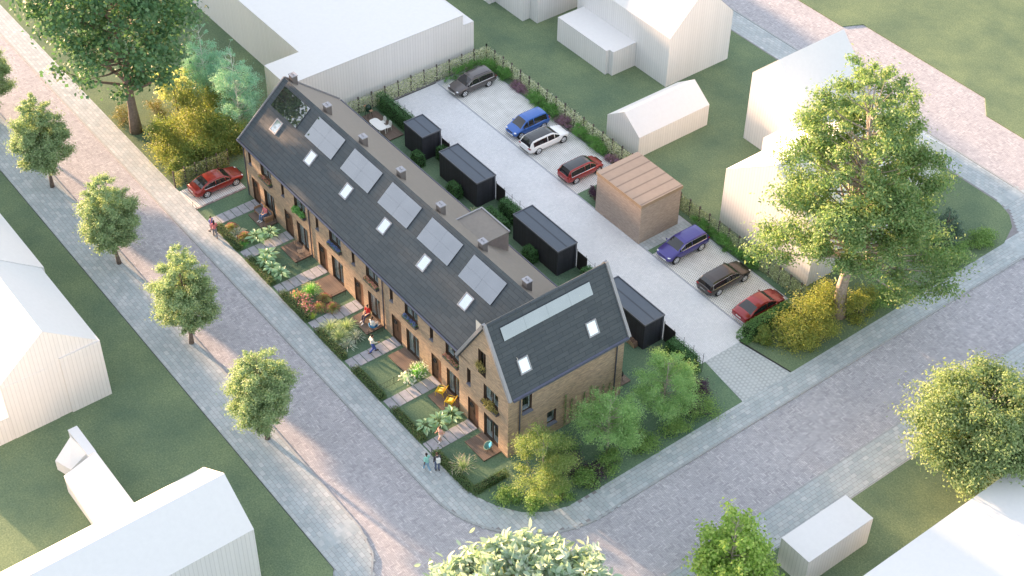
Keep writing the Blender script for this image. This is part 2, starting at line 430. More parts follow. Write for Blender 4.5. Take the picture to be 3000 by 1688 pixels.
# pavements
b = MB(); 
TW, TH = .50, .33
tiles(b, (-46, -6.95, 37.3, -4.6), TW, TH, .02, 0)
tiles(b, (44.25, 3.0, 46.35, 50.0), TW, TH, .02, 0, False)
corner = [(36.7, -6.95)] + arc(37.6, 1.85, 8.8, -90, 8, 16) + [(46.35, 3.5), (44.25, 3.5)] + list(reversed(arc(38.0, 1.8, 6.4, -90, 10, 16))) + [(36.7, -4.6)]
tiles(b, (36.3, -7.2, 46.7, 3.9), TW, TH, .02, -.003, True, .5, corner)
cor2 = [(44.25, 50.0)] + arc(40.6, 49.3, 3.6, 0, 90, 8) + [(40.2, 55.4)] + list(reversed(arc(41.2, 50.2, 5.2, 0, 90, 8)))
tiles(b, (39.5, 48.5, 46.8, 55.9), TW, TH, .02, -.003, False, .5, [(44.0, 48.5), (44.1, 50.4), (43.1, 51.6), (41.9, 52.3), (39.7, 52.6), (39.7, 55.6), (41.5, 55.6), (43.3, 55.1), (45.2, 53.8), (46.3, 51.6), (46.6, 48.5)])
tiles(b, (-10, 52.7, 41, 55.3), TW, TH, .02, 0)
swp = [(-50, -16.1), (39, -16.1), (40.4, -17.2), (41.0, -19), (41.2, -40), (44.8, -40), (44.5, -19), (42.5, -15.5), (39.6, -13.4), (37, -12.75), (-50, -12.75)]
tiles(b, (-46, -16.15, 37.2, -12.75), TW, TH, .02, 0)
tiles(b, (36.3, -26, 45, -12.6), TW, TH, .02, -.003, True, .5, swp)
tiles(b, (53.15, -20, 55.95, 60), TW, TH, .02, 0, False)
struct('sidewalk', b, M_walk)
b = MB()
b.prism([(-75, -6.9), (37.6, -6.9)] + arc(37.6, 1.85, 8.75, -90, 8, 16)[1:] + [(46.3, 48.5), (46, 52), (44, 54.5), (40, 55.3), (-30, 55.3), (-30, 50), (-75, 50)], -.29, -.012)
b.prism(swp[:1] + swp[1:], -.29, -.012)
b.prism([(53.2, -30), (55.9, -30), (55.9, 70), (53.2, 70)], -.29, -.012)
struct('sidewalk_bed', b, M_joint)
def strip(mb, pts, wd, z0, z1):
    """kerb stones along a line, to its left"""
    P = [Vector((p[0], p[1], 0)) for p in pts]; O = []
    for i, p in enumerate(P):
        d = (P[min(i + 1, len(P) - 1)] - P[max(i - 1, 0)]).normalized(); O.append(p + Vector((-d.y, d.x, 0)) * wd)
    for i in range(len(P) - 1):
        L = (P[i + 1] - P[i]).length; k = max(1, int(L / 1.0))
        for j in range(k):
            a, c = (j + .006) / k, (j + .994) / k
            q = [P[i].lerp(P[i + 1], a), P[i].lerp(P[i + 1], c), O[i].lerp(O[i + 1], c), O[i].lerp(O[i + 1], a)]
            mb.prism([(v.x, v.y) for v in q], z0, z1)
b = MB()
kerb1 = [(-46, -7.05), (37.6, -7.05)] + arc(37.6, 1.85, 8.9, -90, 8, 20)[1:] + [(46.52, 48.5), (46.2, 51.6), (45, 53.8), (43, 55.1), (40, 55.5), (-10, 55.5)]
strip(b, kerb1, .15, -.29, .006)
strip(b, [(44.65, -26), (44.45, -19), (42.4, -15.4), (39.5, -13.25), (36.9, -12.66), (-46, -12.66)], .14, -.29, .006)
strip(b, [(53.05, 62), (53.05, -26)], .14, -.29, .006)
strip(b, [(-46, -16.14), (38.9, -16.14), (40.3, -17.2), (40.9, -19), (41.1, -28)], .06, -.29, .02)
strip(b, [(55.98, 60), (55.98, -26)], .08, -.29, .02)
struct('kerb', b, M_kerb)
# lawns
def lawn(name, pts, z=.015, m=None): return struct(name, MB().prism(pts, -.29, z), m or M_lawn)
front_in = [(-80, -4.8), (37.4, -4.8)] + [(39.5, -4.55), (41.2, -3.85), (42.75, -2.75), (43.8, -1.25), (44.3, .3), (44.33, 3.0), (44.34, 17.4)]
lawn('garden_lawn', [(-5.0, -4.8), (37.4, -4.8)] + front_in[2:] + [(39.45, 18.05), (39.4, 17.08), (-5.0, 17.08)], .012, M_lawn2)
lawn('lawn', [(-80, -4.8), (-5.0, -4.8), (-5.0, 29.2), (-80, 29.2)], .02)
lawn('lawn', [(-80, 29.2), (39.3, 29.2), (39.3, 21.8), (44.34, 22.6), (44.3, 48.5), (43.3, 50.8), (42.1, 51.9), (40.5, 52.5), (-80, 52.7)], .014)
lawn('lawn', [(-80, -90), (41, -90), (41, -19), (40.4, -17.3), (38.9, -16.2), (-80, -16.2)], .018)
lawn('lawn', [(56.05, -60), (120, -60), (120, 70), (56.05, 70)], .018)
lawn('lawn', [(-60, 62.3), (12.3, 62.3), (13.3, 64.3), (29.2, 64.2), (31.2, 62), (56, 62), (56, 120), (-60, 120)], -.02)
lawn('garden_lawn', [(-5, 28.6), (39.2, 28.6), (39.2, 29.2), (-5, 29.2)], .016, M_lawn2)
# courtyard
b = MB(); herring(b, (-4.2, 17.1, 39.45, 23.1), .13, 2, .012, .010)
struct('driveway', b, M_drive)
struct('driveway_bed', MB().prism([(-4.2, 17.1), (39.45, 17.1), (39.45, 28.55), (-4.2, 28.55)], -.29, -.004), plain('drive_joint', (.48, .50, .53), .9))
struct('driveway_edge', MB().prism([(-3.9, 23.1), (38.7, 23.1), (38.7, 23.24), (-3.9, 23.24)], -.2, .016), plain('edge_stone', (.36, .38, .42), .8))
struct('driveway_edge', MB().prism([(-4.22, 17.1), (-4.1, 17.1), (-4.1, 23.1), (-4.22, 23.1)], -.2, .018), plain('edge_dark', (.05, .05, .05), .8))
struct('parking_bay', MB().prism([(-3.5, 23.24), (17.2, 23.24), (17.2, 28.4), (-3.5, 28.4)], -.2, .014), M_grid)
struct('parking_bay', MB().prism([(27.3, 23.24), (38.7, 23.24), (38.8, 28.4), (27.3, 28.4)], -.2, .014), M_grid)
lawn('garden_lawn', [(17.2, 23.24), (19.85, 23.24), (19.85, 28.4), (17.2, 28.4)], .02, M_lawn2)
lawn('garden_lawn', [(26.7, 23.24), (27.3, 23.24), (27.3, 28.4), (26.7, 28.4)], .02, M_lawn2)
b = MB(); tiles(b, (25.6, 23.24, 26.7, 28.4), .5, .33, .02, .022, True); struct('path', b, M_walk)
struct('path_bed', MB().prism([(25.6, 23.24), (26.7, 23.24), (26.7, 28.4), (25.6, 28.4)], -.2, .012), M_joint)
struct('driveway_apron', MB().prism([(39.45, 18.0), (44.4, 17.45), (44.4, 22.6), (39.45, 21.9)], -.25, .008), M_apron)
struct('driveway_edge', MB().prism([(39.5, 21.75), (44.3, 22.6), (44.3, 22.7), (39.5, 21.9)], -.25, .05), plain('edge_steel', (.03, .03, .03), .6))
struct('parking_bay', MB().prism([(-4.0, -4.8), (-1.12, -4.8), (-1.12, .18), (-4.0, .18)], -.2, .07), M_grid)
b = MB(); tiles(b, (-1.12, -4.8, -.92, .18), .24, .2, .015, .075, False); b.box((-1.12, -4.8, -.2), (-.92, .18, .06)); struct('parking_edge', b, island('edge_brick', [(.34, .27, .25), (.45, .40, .38), (.28, .23, .22)]))
# garden paths of seven slabs from the sidewalk to each door
for k in range(7):
    x0 = .83 + 5.4 * k if k < 6 else 33.2; yo = 0 if k < 6 else -.5
    b = MB(); y = yo - .04; sl_ = [.42] + [.70] * 6 if k < 6 else [.42] + [.70] * 5 + [.3]
    for s_ in sl_:
        if y - s_ < -4.85: s_ = y + 4.8
        if s_ > .12: b.box((x0, y - s_ + .06, -.1), (x0 + 1.2, y, .065))
        y -= s_
    o = b.build('path', M_slab, None, bevel=.012); o['kind'] = 'structure'
# ---------------------------------------------------------------- the terrace and the gabled corner house
def wall(mb, o, ud, W, zb, zt, ops, depth, nd, mi=0, rev=1, tri=None):
    """wall sheet in the plane through o along ud, with openings (u0,u1,z0,z1) and reveals going inwards along -nd"""
    o, ud, nd = Vector(o), Vector(ud), Vector(nd)
    us = sorted({0.0, W} | {v for q in ops for v in q[:2]}); zs = sorted({zb, zt} | {v for q in ops for v in q[2:]})
    P = lambda u, z, d=0: o + ud * u + Vector((0, 0, z)) - nd * d
    flip = ud.cross(Vector((0, 0, 1))).dot(nd) < 0
    def q(a, mi):
        mb.poly(a[::-1] if flip else a, mi)
    for i in range(len(us) - 1):
        for j in range(len(zs) - 1):
            uc, zc = (us[i] + us[i + 1]) / 2, (zs[j] + zs[j + 1]) / 2
            if any(p[0] < uc < p[1] and p[2] < zc < p[3] for p in ops): continue
            q([P(us[i], zs[j]), P(us[i + 1], zs[j]), P(us[i + 1], zs[j + 1]), P(us[i], zs[j + 1])], mi)
    for u0, u1, z0, z1 in ops:
        q([P(u0, z0), P(u0, z1), P(u0, z1, depth), P(u0, z0, depth)][::-1], rev)
        q([P(u1, z0), P(u1, z0, depth), P(u1, z1, depth), P(u1, z1)][::-1], rev)
        q([P(u0, z1), P(u1, z1), P(u1, z1, depth), P(u0, z1, depth)][::-1], rev)
        q([P(u0, z0), P(u0, z0, depth), P(u1, z0, depth), P(u1, z0)][::-1], rev)
def window(par, o, ud, nd, u0, u1, z0, z1, lites=2, depth=.14, curtain=True, name='window', fw=.07, sash=True):
    """brown frame with mullions; pane, white inner sash, curtain and sill as its pieces"""
    o, ud, nd = Vector(o), Vector(ud), Vector(nd); up = Vector((0, 0, 1))
    P = lambda u, z, d: o + ud * u + up * z - nd * d
    f = MB(); d0, d1 = depth, depth + .07
    def bar(m, ua, ub, za, zb, da=d0, db=d1):
        m.obox(P((ua + ub) / 2, (za + zb) / 2, (da + db) / 2), ud * (ub - ua) / 2, nd * (db - da) / 2, up * (zb - za) / 2)
    bar(f, u0, u0 + fw, z0, z1); bar(f, u1 - fw, u1, z0, z1); bar(f, u0 + fw, u1 - fw, z1 - fw, z1); bar(f, u0 + fw, u1 - fw, z0, z0 + fw)
    for i in range(1, lites):
        c = u0 + (u1 - u0) * i / lites; bar(f, c - fw * .6, c + fw * .6, z0 + fw, z1 - fw)
    fo = f.build(name, M_frame, par)
    g = MB(); bar(g, u0 + .02, u1 - .02, z0 + .02, z1 - .02, d0 + .05, d0 + .062); g.build('pane', M_clear, fo)
    if sash:
        s = MB()
        for i in range(lites):
            a = u0 + (u1 - u0) * i / lites + fw; c = u0 + (u1 - u0) * (i + 1) / lites - fw
            if c - a > .25:
                bar(s, a, a + .08, z0 + fw, z1 - fw, d0 + .075, d0 + .10); bar(s, c - .08, c, z0 + fw, z1 - fw, d0 + .075, d0 + .10)
        bar(s, u0 + .02, u1 - .02, z0 + .01, z0 + .14, d0 + .075, d0 + .40)
        s.build('inner_sill', M_sash, fo)
    if curtain:
        c = MB(); cw = .28 * (u1 - u0) / max(1, lites) + .05
        for i in range(6):
            a = u0 + fw + cw * i / 6; bar(c, a, a + cw / 6 - .008, z0 + .08, z1 - .05, d0 + .16 + .03 * (i % 2), d0 + .19 + .03 * (i % 2))
        c.build('curtain', M_curtain, fo)
    return fo
def door(par, o, ud, nd, u0, u1, z0, z1, depth=.16):
    o, ud, nd = Vector(o), Vector(ud), Vector(nd); up = Vector((0, 0, 1))
    P = lambda u, z, d: o + ud * u + up * z - nd * d
    m = MB(); uc = u0 + (u1 - u0) * .52
    for a, c, off in ((u0, uc - .015, 0), (uc + .015, u1, -.03)):
        m.obox(P((a + c) / 2, (z0 + z1) / 2, depth + .03 + off), ud * (c - a) / 2, nd * .03, up * (z1 - z0) / 2)
        w_ = (c - a) / 2 - .09
        for zc, hh in (((z0 + z1) / 2 + .55, .5), ((z0 + z1) / 2 - .62, .45)): m.obox(P((a + c) / 2, zc, depth + off - .006), ud * w_, nd * .01, up * hh)
    d = m.build('door', M_door, par)
    h = MB(); h.tube([P(uc - .1, 1.0, depth - .05), P(uc - .1, 1.45, depth - .05)], .016, 6); h.ball(P(uc - .1, 1.02, depth - .03), .02, 6, 4); h.build('handle', M_iron, d)
    k = MB(); c = P(u0 + .3, 1.78, depth - .04)
    ring = [c + ud * .17 * math.cos(t * PI / 6) + up * .17 * math.sin(t * PI / 6) for t in range(13)]; k.tube(ring, .055, 6, cap=False); k.build('wreath', plain('wreath', (.03, .035, .035), .8), d)
    return d
EAVE_Y, EAVE_Z, RID_Y, RID_Z, SLOPE = -.35, 6.19, 4.62, 10.49, .865
row = empty('terraced_house_row', (16, 4.6, 0), 'row of six attached brick houses under one long dark tiled roof', 'terraced houses')
row.location = (0, 0, 0)
LW = 32.06
b = MB(); ops = []
for k in range(6):
    X = 5.4 * k
    ops += [(X + .77, X + 2.06, .03, 2.52), (X + 2.78, X + 4.5, .06, 2.52), (X + .66, X + 1.08, 3.92, 5.5), (X + 2.70, X + 4.45, 4.0, 5.55)]
wall(b, (0, 0, 0), (1, 0, 0), LW, 0, 6.35, ops, .32, (0, -1, 0), 0, 1)
# end walls and back wall
def gable_pts(x): return [(x, 0, 0), (x, 0, 6.35), (x, RID_Y, RID_Z - .12), (x, 9.5, 6.25), (x, 9.5, 0)]
b.poly(gable_pts(0)); b.poly(gable_pts(LW)[::-1])
b.poly([(0, 9.5, 0), (0, 9.5, 6.25), (LW, 9.5, 6.25), (LW, 9.5, 0)])
b.build('wall', [M_brick, M_frame], row)
b = MB(); b.poly([(.1, 1.3, 0), (LW, 1.3, 0), (LW, 1.3, 6.3), (.1, 1.3, 6.3)]); b.poly([(.1, .34, 2.75), (LW, .34, 2.75), (LW, 1.3, 2.75), (.1, 1.3, 2.75)]); b.poly([(.1, .34, .02), (LW, .34, .02), (LW, 1.3, .02), (.1, 1.3, .02)])
b.build('room_interior', M_room, row)
XR = 35.0
def slab(mb, a, c, d, e, th, mi=0):
    """roof sheet through four corners with thickness below"""
    a, c, d, e = (Vector(p) for p in (a, c, d, e)); n = (c - a).cross(e - a).normalized()
    if n.z < 0: n = -n
    lo = [p - n * th for p in (a, c, d, e)]; hi = [a, c, d, e]
    i = len(mb.v); mb.v += [tuple(p) for p in lo + hi]
    for q in ((3, 2, 1, 0), (4, 5, 6, 7), (0, 1, 5, 4), (1, 2, 6, 5), (2, 3, 7, 6), (3, 0, 4, 7)): mb.f.append(tuple(i + k for k in q)); mb.m.append(mi)
rf = MB(); slab(rf, (-.05, EAVE_Y, EAVE_Z), (XR, EAVE_Y, EAVE_Z), (XR, RID_Y, RID_Z), (-.05, RID_Y, RID_Z), .14)
roof = rf.build('roof', M_tile, row)
rb = MB(); slab(rb, (-.05, RID_Y, RID_Z), (XR, RID_Y, RID_Z), (XR, 9.85, 6.02), (-.05, 9.85, 6.02), .14)
rb.build('rear_roof', M_back, row, kind=None)
t = MB()
t.obox((-.09, (EAVE_Y + RID_Y) / 2, (EAVE_Z + RID_Z) / 2 + .02), (.05, 0, 0), (0, (RID_Y - EAVE_Y) / 2 + .03, (RID_Z - EAVE_Z) / 2 + .026), (0, -.08, .093))
t.obox((-.09, (9.85 + RID_Y) / 2, (6.02 + RID_Z) / 2 + .02), (.05, 0, 0), (0, (9.85 - RID_Y) / 2, (6.02 - RID_Z) / 2), (0, .08, .093))
t.build('verge_trim', M_zinc, row)
g = MB(); g.tube([(-.25, EAVE_Y - .09, EAVE_Z - .1), (LW - .1, EAVE_Y - .09, EAVE_Z - .1)], .10, 8); g.box((0, EAVE_Y, EAVE_Z - .18), (LW, -.002, EAVE_Z - .13)); g.build('gutter', M_gutter, row)
g = MB(); g.tube([(0, 9.93, 5.95), (XR - .6, 9.93, 5.95)], .09, 8); g.build('gutter', M_gutter, row)
for x in (.02, 10.5, 21.32):
    g = MB(); g.tube([(x, EAVE_Y - .05, EAVE_Z - .15), (x, -.08, EAVE_Z - .45), (x, -.08, .02)], .05, 8); g.build('downpipe', M_gutter, row)
SL = math.sqrt(1 + SLOPE ** 2)
def on_front(y, off=0): return Vector((0, y, EAVE_Z + SLOPE * (y - EAVE_Y))) + Vector((0, -SLOPE, 1)) / SL * off
ax_ = Vector((0, 1, SLOPE)) / SL; nr_ = Vector((0, -SLOPE, 1)) / SL
def roof_window(par, c, ux, uy, n, w, h, name='skylight'):
    f = MB()
    for s in (-1, 1):
        f.obox(c + ux * s * (w / 2 - .05) + n * .05, ux * .05, uy * h / 2, n * .06); f.obox(c + uy * s * (h / 2 - .05) + n * .05, ux * (w / 2 - .1), uy * .05, n * .06)
    fo = f.build(name, M_skyframe, par)
    g = MB(); g.obox(c + n * .07, ux * (w / 2 - .1), uy * (h / 2 - .1), n * .01); g.build('pane', M_skyl, fo)
    return fo
def solar(par, c, ux, uy, n, w, h, nx, ny):
    f = MB(); f.obox(c + n * .06, ux * (w / 2), uy * (h / 2), n * .03); fo = f.build('solar_panel', plain('panel_frame', (.17, .18, .20), .4, .6), par)
    g = MB()
    for i in range(nx):
        for j in range(ny):
            cc = c + ux * ((i + .5) / nx - .5) * w + uy * ((j + .5) / ny - .5) * h + n * .098
            g.obox(cc, ux * (w / nx / 2 - .005), uy * (h / ny / 2 - .005), n * .006)
    g.build('panel_glass', M_solar, fo); return fo
for k in range(6):
    X = 5.4 * k
    o, u, n = (0, 0, 0), (1, 0, 0), (0, -1, 0)
    door(row, o, u, n, X + .77, X + 2.06, .03, 2.52)
    window(row, o, u, n, X + 2.78, X + 4.5, .06, 2.52, 2, .16, True, 'glass_door')
    window(row, o, u, n, X + .66, X + 1.08, 3.92, 5.5, 1, .16, False, 'narrow_window', .05, False)
    s = MB(); s.obox((X + .87, .04, 3.90), (.23, 0, 0), (0, .14, -.0), (0, 0, .03)); s.build('window_sill', M_sill, row)
    window(row, o, u, n, X + 2.70, X + 4.45, 4.0, 5.55, 2, .16, True, 'window')
    c = on_front(1.94); c.x = X + 2.73; roof_window(row, c, Vector((1, 0, 0)), ax_, nr_, .98, 1.2)
    c = on_front(3.487); c.x = X + 2.71; solar(row, c, Vector((1, 0, 0)), ax_, nr_, 4.02, 2.03, 2, 2)
for k in range(7):
    x = .635 + 5.4 * k; m = MB(); y = 5.5
    m.box((x - .58, y - .50, 9.3), (x, y, 10.72)); ch = m.build('chimney', M_chim, row)
    m = MB(); m.box((x - .62, y - .54, 10.72), (x + .04, y + .04, 10.80)); 
    for q in (-.42, -.2): m.lathe([(.055, 0), (.07, .06), (.05, .12), (0, .13)], (x + q, y - .25, 10.80), 10)
    m.build('chimney_cap', M_chtop, ch)
m = MB()
yz = [(6.3, 8.86), (8.82, 8.86), (8.82, 6.7)]
m.poly([(25.9, *p) for p in yz]); m.poly([(22.42, *p) for p in yz]); m.poly([(22.42, 8.82, 6.7), (25.9, 8.82, 6.7), (25.9, 8.82, 8.86), (22.42, 8.82, 8.86)])
do = m.build('dormer', plain('dormer_side', (.20, .17, .165), .6), row)
m = MB(); m.box((22.36, 6.36, 8.862), (25.96, 8.88, 8.93)); m.build('dormer_roof', M_back, do)
m = MB(); m.box((22.34, 6.3, 8.86), (22.46, 8.9, 9.02)); m.box((22.46, 8.78, 8.86), (25.98, 8.9, 9.02)); m.build('dormer_trim', M_zinc, do)
# corner house
ch_ = empty('corner_house', (0, 0, 0), 'brick corner house, gable turned to the street, long grey panel strip on its roof', 'house')
GX0, GX1, GXR, GZR, GZE, GY0, GY1 = 32.1, 38.1, 35.33, 11.53, 6.5, -.5, 10.4
GS = (GZR - GZE) / 3.03
b = MB()
ops = [(33.2 - GX0, 34.52 - GX0, .03, 2.55), (35.2 - GX0, 36.95 - GX0, .1, 2.52), (33.12 - GX0, 33.55 - GX0, 3.92, 5.52), (35.15 - GX0, 36.9 - GX0, 3.97, 5.55)]
wall(b, (GX0, GY0, 0), (1, 0, 0), GX1 - GX0, 0, 6.2, ops, .32, (0, -1, 0), 0, 1)
# gable top above 6.2 with the attic window 34.5..35.4 from 6.2 to 8.6
zr = lambda x: GZR - .1 - GS * abs(x - GXR)
hole = (34.5, 35.4, 6.2, 8.6); y = GY0
for pts in ([(GX0, 6.2), (34.5, 6.2), (34.5, zr(34.5)), (GX0, zr(GX0))], [(35.4, 6.2), (GX1, 6.2), (GX1, zr(GX1)), (35.4, zr(35.4))],
            [(34.5, 8.6), (35.4, 8.6), (35.4, zr(35.4)), (GXR, zr(GXR)), (34.5, zr(34.5))]):
    b.poly([(p[0], y, p[1]) for p in pts])
for (xa, za), (xb, zb) in (((34.5, 6.2), (34.5, 8.6)), ((34.5, 8.6), (35.4, 8.6)), ((35.4, 8.6), (35.4, 6.2)), ((35.4, 6.2), (34.5, 6.2))):
    b.poly([(xa, y, za), (xa, y + .32, za), (xb, y + .32, zb), (xb, y, zb)], 1)
wall(b, (GX1, GY0, 0), (0, 1, 0), GY1 - GY0, 0, 6.6, [(1.27, 2.15, 4.0, 5.6), (3.65, 4.5, 1.2, 2.55)], .32, (1, 0, 0), 0, 1)
b.poly([(GX0, GY0, 0), (GX0, GY0, 6.4), (GX0, 0, 6.4), (GX0, 0, 0)])
b.poly([(GX0, GY1, 0), (GX0, GY1, 6.3), (GXR, GY1, GZR - .1), (GX1, GY1, 6.6), (GX1, GY1, 0)])
b.poly([(GX0, 9.5, 0), (GX0, GY1, 0), (GX0, GY1, 6.3), (GX0, 9.5, 6.3)])
b.build('wall', [M_brick, M_frame], ch_)
b = MB(); b.poly([(32.2, 1.0, 0), (37.2, 1.0, 0), (37.2, 1.0, 8.8), (32.2, 1.0, 8.8)]); b.poly([(32.2, -.16, 2.75), (37.2, -.16, 2.75), (37.2, 1, 2.75), (32.2, 1, 2.75)]); b.poly([(37.2, -.1, 0), (37.2, 10, 0), (37.2, 10, 6), (37.2, -.1, 6)])
b.build('room_interior', M_room, ch_)
rf = MB()
slab(rf, (GXR, GY0 - .1, GZR), (GXR, GY1 + .1, GZR), (38.42, GY1 + .1, GZR - GS * 3.09), (38.42, GY0 - .1, GZR - GS * 3.09), .16)
slab(rf, (GXR, GY0 - .1, GZR), (GXR, GY1 + .1, GZR), (32.0, GY1 + .1, GZR - GS * 3.33), (32.0, GY0 - .1, GZR - GS * 3.33), .16)
rf.build('roof', M_tile, ch_)
gn = math.hypot(1, GS)
for yy in (GY0 - .11, GY1 + .11):
    for sx, xe in ((1, 38.46), (-1, 31.96)):
        L = abs(xe - GXR) / 2; t = MB()
        t.obox((GXR + sx * L, yy, GZR + .05 - GS * L), (sx * L, 0, -GS * L), (0, .12, 0), (sx * GS / gn * .12, 0, .12 / gn)); t.build('verge_trim', M_zinc, ch_)
g = MB(); g.box((38.36, GY0 + .15, 6.22), (38.58, GY1 + .05, 6.42)); g.build('gutter', plain('gutter_blue', (.13, .14, .20), .4, .3), ch_)
g = MB(); g.box((38.11, GY0 + .1, 6.3), (38.40, GY1, 6.34)); g.build('eave_board', plain('eave_board', (.36, .28, .20), .6), ch_)
for yy in (.5, 9.62):
    g = MB(); g.tube([(38.2, yy, 6.2), (38.17, yy, .02)], .055, 8); g.build('downpipe', M_gutter, ch_)
o, u, n = (GX0, GY0, 0), (1, 0, 0), (0, -1, 0)
door(ch_, o, u, n, 33.2 - GX0, 34.52 - GX0, .03, 2.55)
window(ch_, o, u, n, 35.2 - GX0, 36.95 - GX0, .1, 2.52, 2, .16, True, 'glass_door')
m = MB()
for a, c in ((35.3, 36.02), (36.14, 36.86)): m.box((a, -.27, 1.75), (c, -.25, 2.44))
m.build('roller_blind', plain('blind', (.03, .035, .045), .7), ch_)
window(ch_, o, u, n, 33.12 - GX0, 33.55 - GX0, 3.92, 5.52, 1, .16, False, 'narrow_window', .05, False)
s = MB(); s.obox((33.335, -.46, 3.90), (.235, 0, 0), (0, .14, 0), (0, 0, .03)); s.build('window_sill', M_sill, ch_)
window(ch_, o, u, n, 35.15 - GX0, 36.9 - GX0, 3.97, 5.55, 2, .16, True, 'window')
aw = window(ch_, o, u, n, 34.5 - GX0, 35.4 - GX0, 6.2, 8.6, 2, .16, False, 'attic_window', .07, False)
m = MB()
for i in range(10): m.tube([(34.52 + .096 * i, -.53, 6.22), (34.52 + .096 * i, -.53, 7.0)], .012, 5)
m.box((34.48, -.55, 6.98), (35.42, -.51, 7.03)); m.build('balcony_railing', M_iron, ch_)
o, u, n = (GX1, GY0, 0), (0, 1, 0), (1, 0, 0)
for u0, u1, z0, z1 in ((1.27, 2.15, 4.0, 5.6), (3.65, 4.5, 1.2, 2.55)):
    window(ch_, o, u, n, u0, u1, z0, z1, 1, .12, False, 'side_window', .08)
    s = MB(); s.obox((38.12, GY0 + (u0 + u1) / 2, z0 - .03), (.16, 0, 0), (0, (u1 - u0) / 2 + .04, 0), (0, 0, .035)); s.build('window_sill', M_sill, ch_)
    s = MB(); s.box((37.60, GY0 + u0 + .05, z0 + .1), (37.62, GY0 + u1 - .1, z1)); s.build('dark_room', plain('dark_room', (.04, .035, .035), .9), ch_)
gu = Vector((0, 1, 0)); gd = Vector((1, 0, -GS)) / gn; gnn = Vector((GS, 0, 1)) / gn
P_ = lambda x, y: Vector((x, y, GZR - GS * (x - GXR)))
solar(ch_, P_(35.95, 4.53), gu, gd, gnn, 8.12, 1.02, 4, 1)
roof_window(ch_, P_(37.40, 1.39), gu, gd, gnn, .98, 1.17); roof_window(ch_, P_(37.40, 7.68), gu, gd, gnn, .98, 1.17)
# wooden decks in front of the glass doors
deck_l = ['brown deck under the wooden garden sofa', 'brown deck carrying the two thin black wire chairs', 'empty brown deck beside the pink and feathery grasses', 'brown deck where two people sit by the blue seats',
          'brown deck half hidden behind the white tulips and plumes', 'brown deck carrying the two yellow armchairs', 'brown deck carrying the round green chair in front of the gabled house']
for k in range(7):
    x0, x1, y0, y1 = (2.46 + 5.4 * k, 4.86 + 5.4 * k, -1.62, -.005) if k < 6 else (34.98, 37.35, -2.12, -.505)
    d = empty('wooden_deck', ((x0 + x1) / 2, (y0 + y1) / 2, 0), deck_l[k], 'deck', 'wooden decks outside the glass doors')
    w_, h_ = (x1 - x0) / 2, (y1 - y0) / 2
    MB().box((-w_, -h_, .10), (w_, h_, .16)).build('deck_boards', M_deck, d)
    MB().box((-w_ + .03, -h_ + .03, -.02), (w_ - .03, h_ - .03, .10)).build('deck_frame', plain('deck_frame', (.09, .06, .05), .8), d)
# brick store with overhanging plank roof
st = empty('brick_store', (0, 0, 0), 'square brick store with plank-lined flat roof between the parking bays', 'outbuilding')
b = MB(); b.poly([(19.85, 23.12, 0), (25.58, 23.12, 0), (25.58, 23.12, 4.0), (19.85, 23.12, 4.0)]); b.poly([(25.58, 23.12, 0), (25.58, 27.65, 0), (25.58, 27.65, 4.0), (25.58, 23.12, 4.0)])
b.poly([(25.58, 27.65, 0), (19.85, 27.65, 0), (19.85, 27.65, 4), (25.58, 27.65, 4)]); b.poly([(19.85, 27.65, 0), (19.85, 23.12, 0), (19.85, 23.12, 4), (19.85, 27.65, 4)])
b.build('wall', M_brick2, st)
b = MB(); b.poly([(19.80, 23.05, 4.27), (25.65, 23.05, 4.27), (25.65, 27.72, 4.27), (19.80, 27.72, 4.27)]); b.build('roof', M_storeroof, st)
b = MB(); b.box((19.78, 23.03, 3.96), (25.67, 23.10, 4.262)); b.box((19.78, 23.10, 3.96), (19.86, 27.66, 4.262)); b.box((19.78, 27.66, 3.96), (25.67, 27.74, 4.262)); b.box((25.60, 23.10, 3.96), (25.67, 27.66, 4.262)); b.build('roof_trim', [M_storetrim], st)
# black garden sheds
shl = ['black timber shed with flat roof, the smallest, beside the deck with the white table', 'long black timber shed, second from the white hall, with a box bush at its front', 'long black timber shed with flat roof opposite the brick store', 'black timber shed with flat roof behind the gabled house, firewood stacked along it']
for i, (x0, x1) in enumerate(((2.34, 5.22), (7.82, 13.42), (18.6, 24.63), (29.85, 35.5))):
    s = empty('garden_shed', ((x0 + x1) / 2, 16.0, 0), shl[i], 'shed', 'black garden sheds along the drive')
    a = (x1 - x0) / 2; h = 1.02; H_ = 2.62
    b = MB(); b.prism([(-a, -h), (a, -h), (a, h), (-a, h)], 0, H_); b.build('wall', M_shed, s)
    b = MB(); b.box((-a + .04, -h + .04, H_ + .002), (a - .04, h - .04, H_ + .05)); b.build('roof', M_shedroof, s)
    b = MB(); b.box((-a - .04, -h - .04, H_ - .02), (a + .04, -h + .03, H_ + .12)); b.box((-a - .04, h - .03, H_ - .02), (a + .04, h + .04, H_ + .12)); b.box((-a - .04, -h + .03, H_ - .02), (-a + .03, h - .03, H_ + .12)); b.box((a - .03, -h + .03, H_ - .02), (a + .04, h - .03, H_ + .12))
    b.build('roof_edge', plain('shed_edge', (.13, .14, .165), .5, .3), s)
    b = MB(); b.tube([(a + .05, h - .2, H_ - .05), (a + .05, h - .2, .05)], .035, 6); b.build('downpipe', M_gutter, s)
    b = MB(); b.tube([(a + .09, h + .0, 0), (a + .09, h + .0, 2.05)], .03, 6); b.build('corner_post', plain('pale_post', (.6, .6, .6), .5), s)
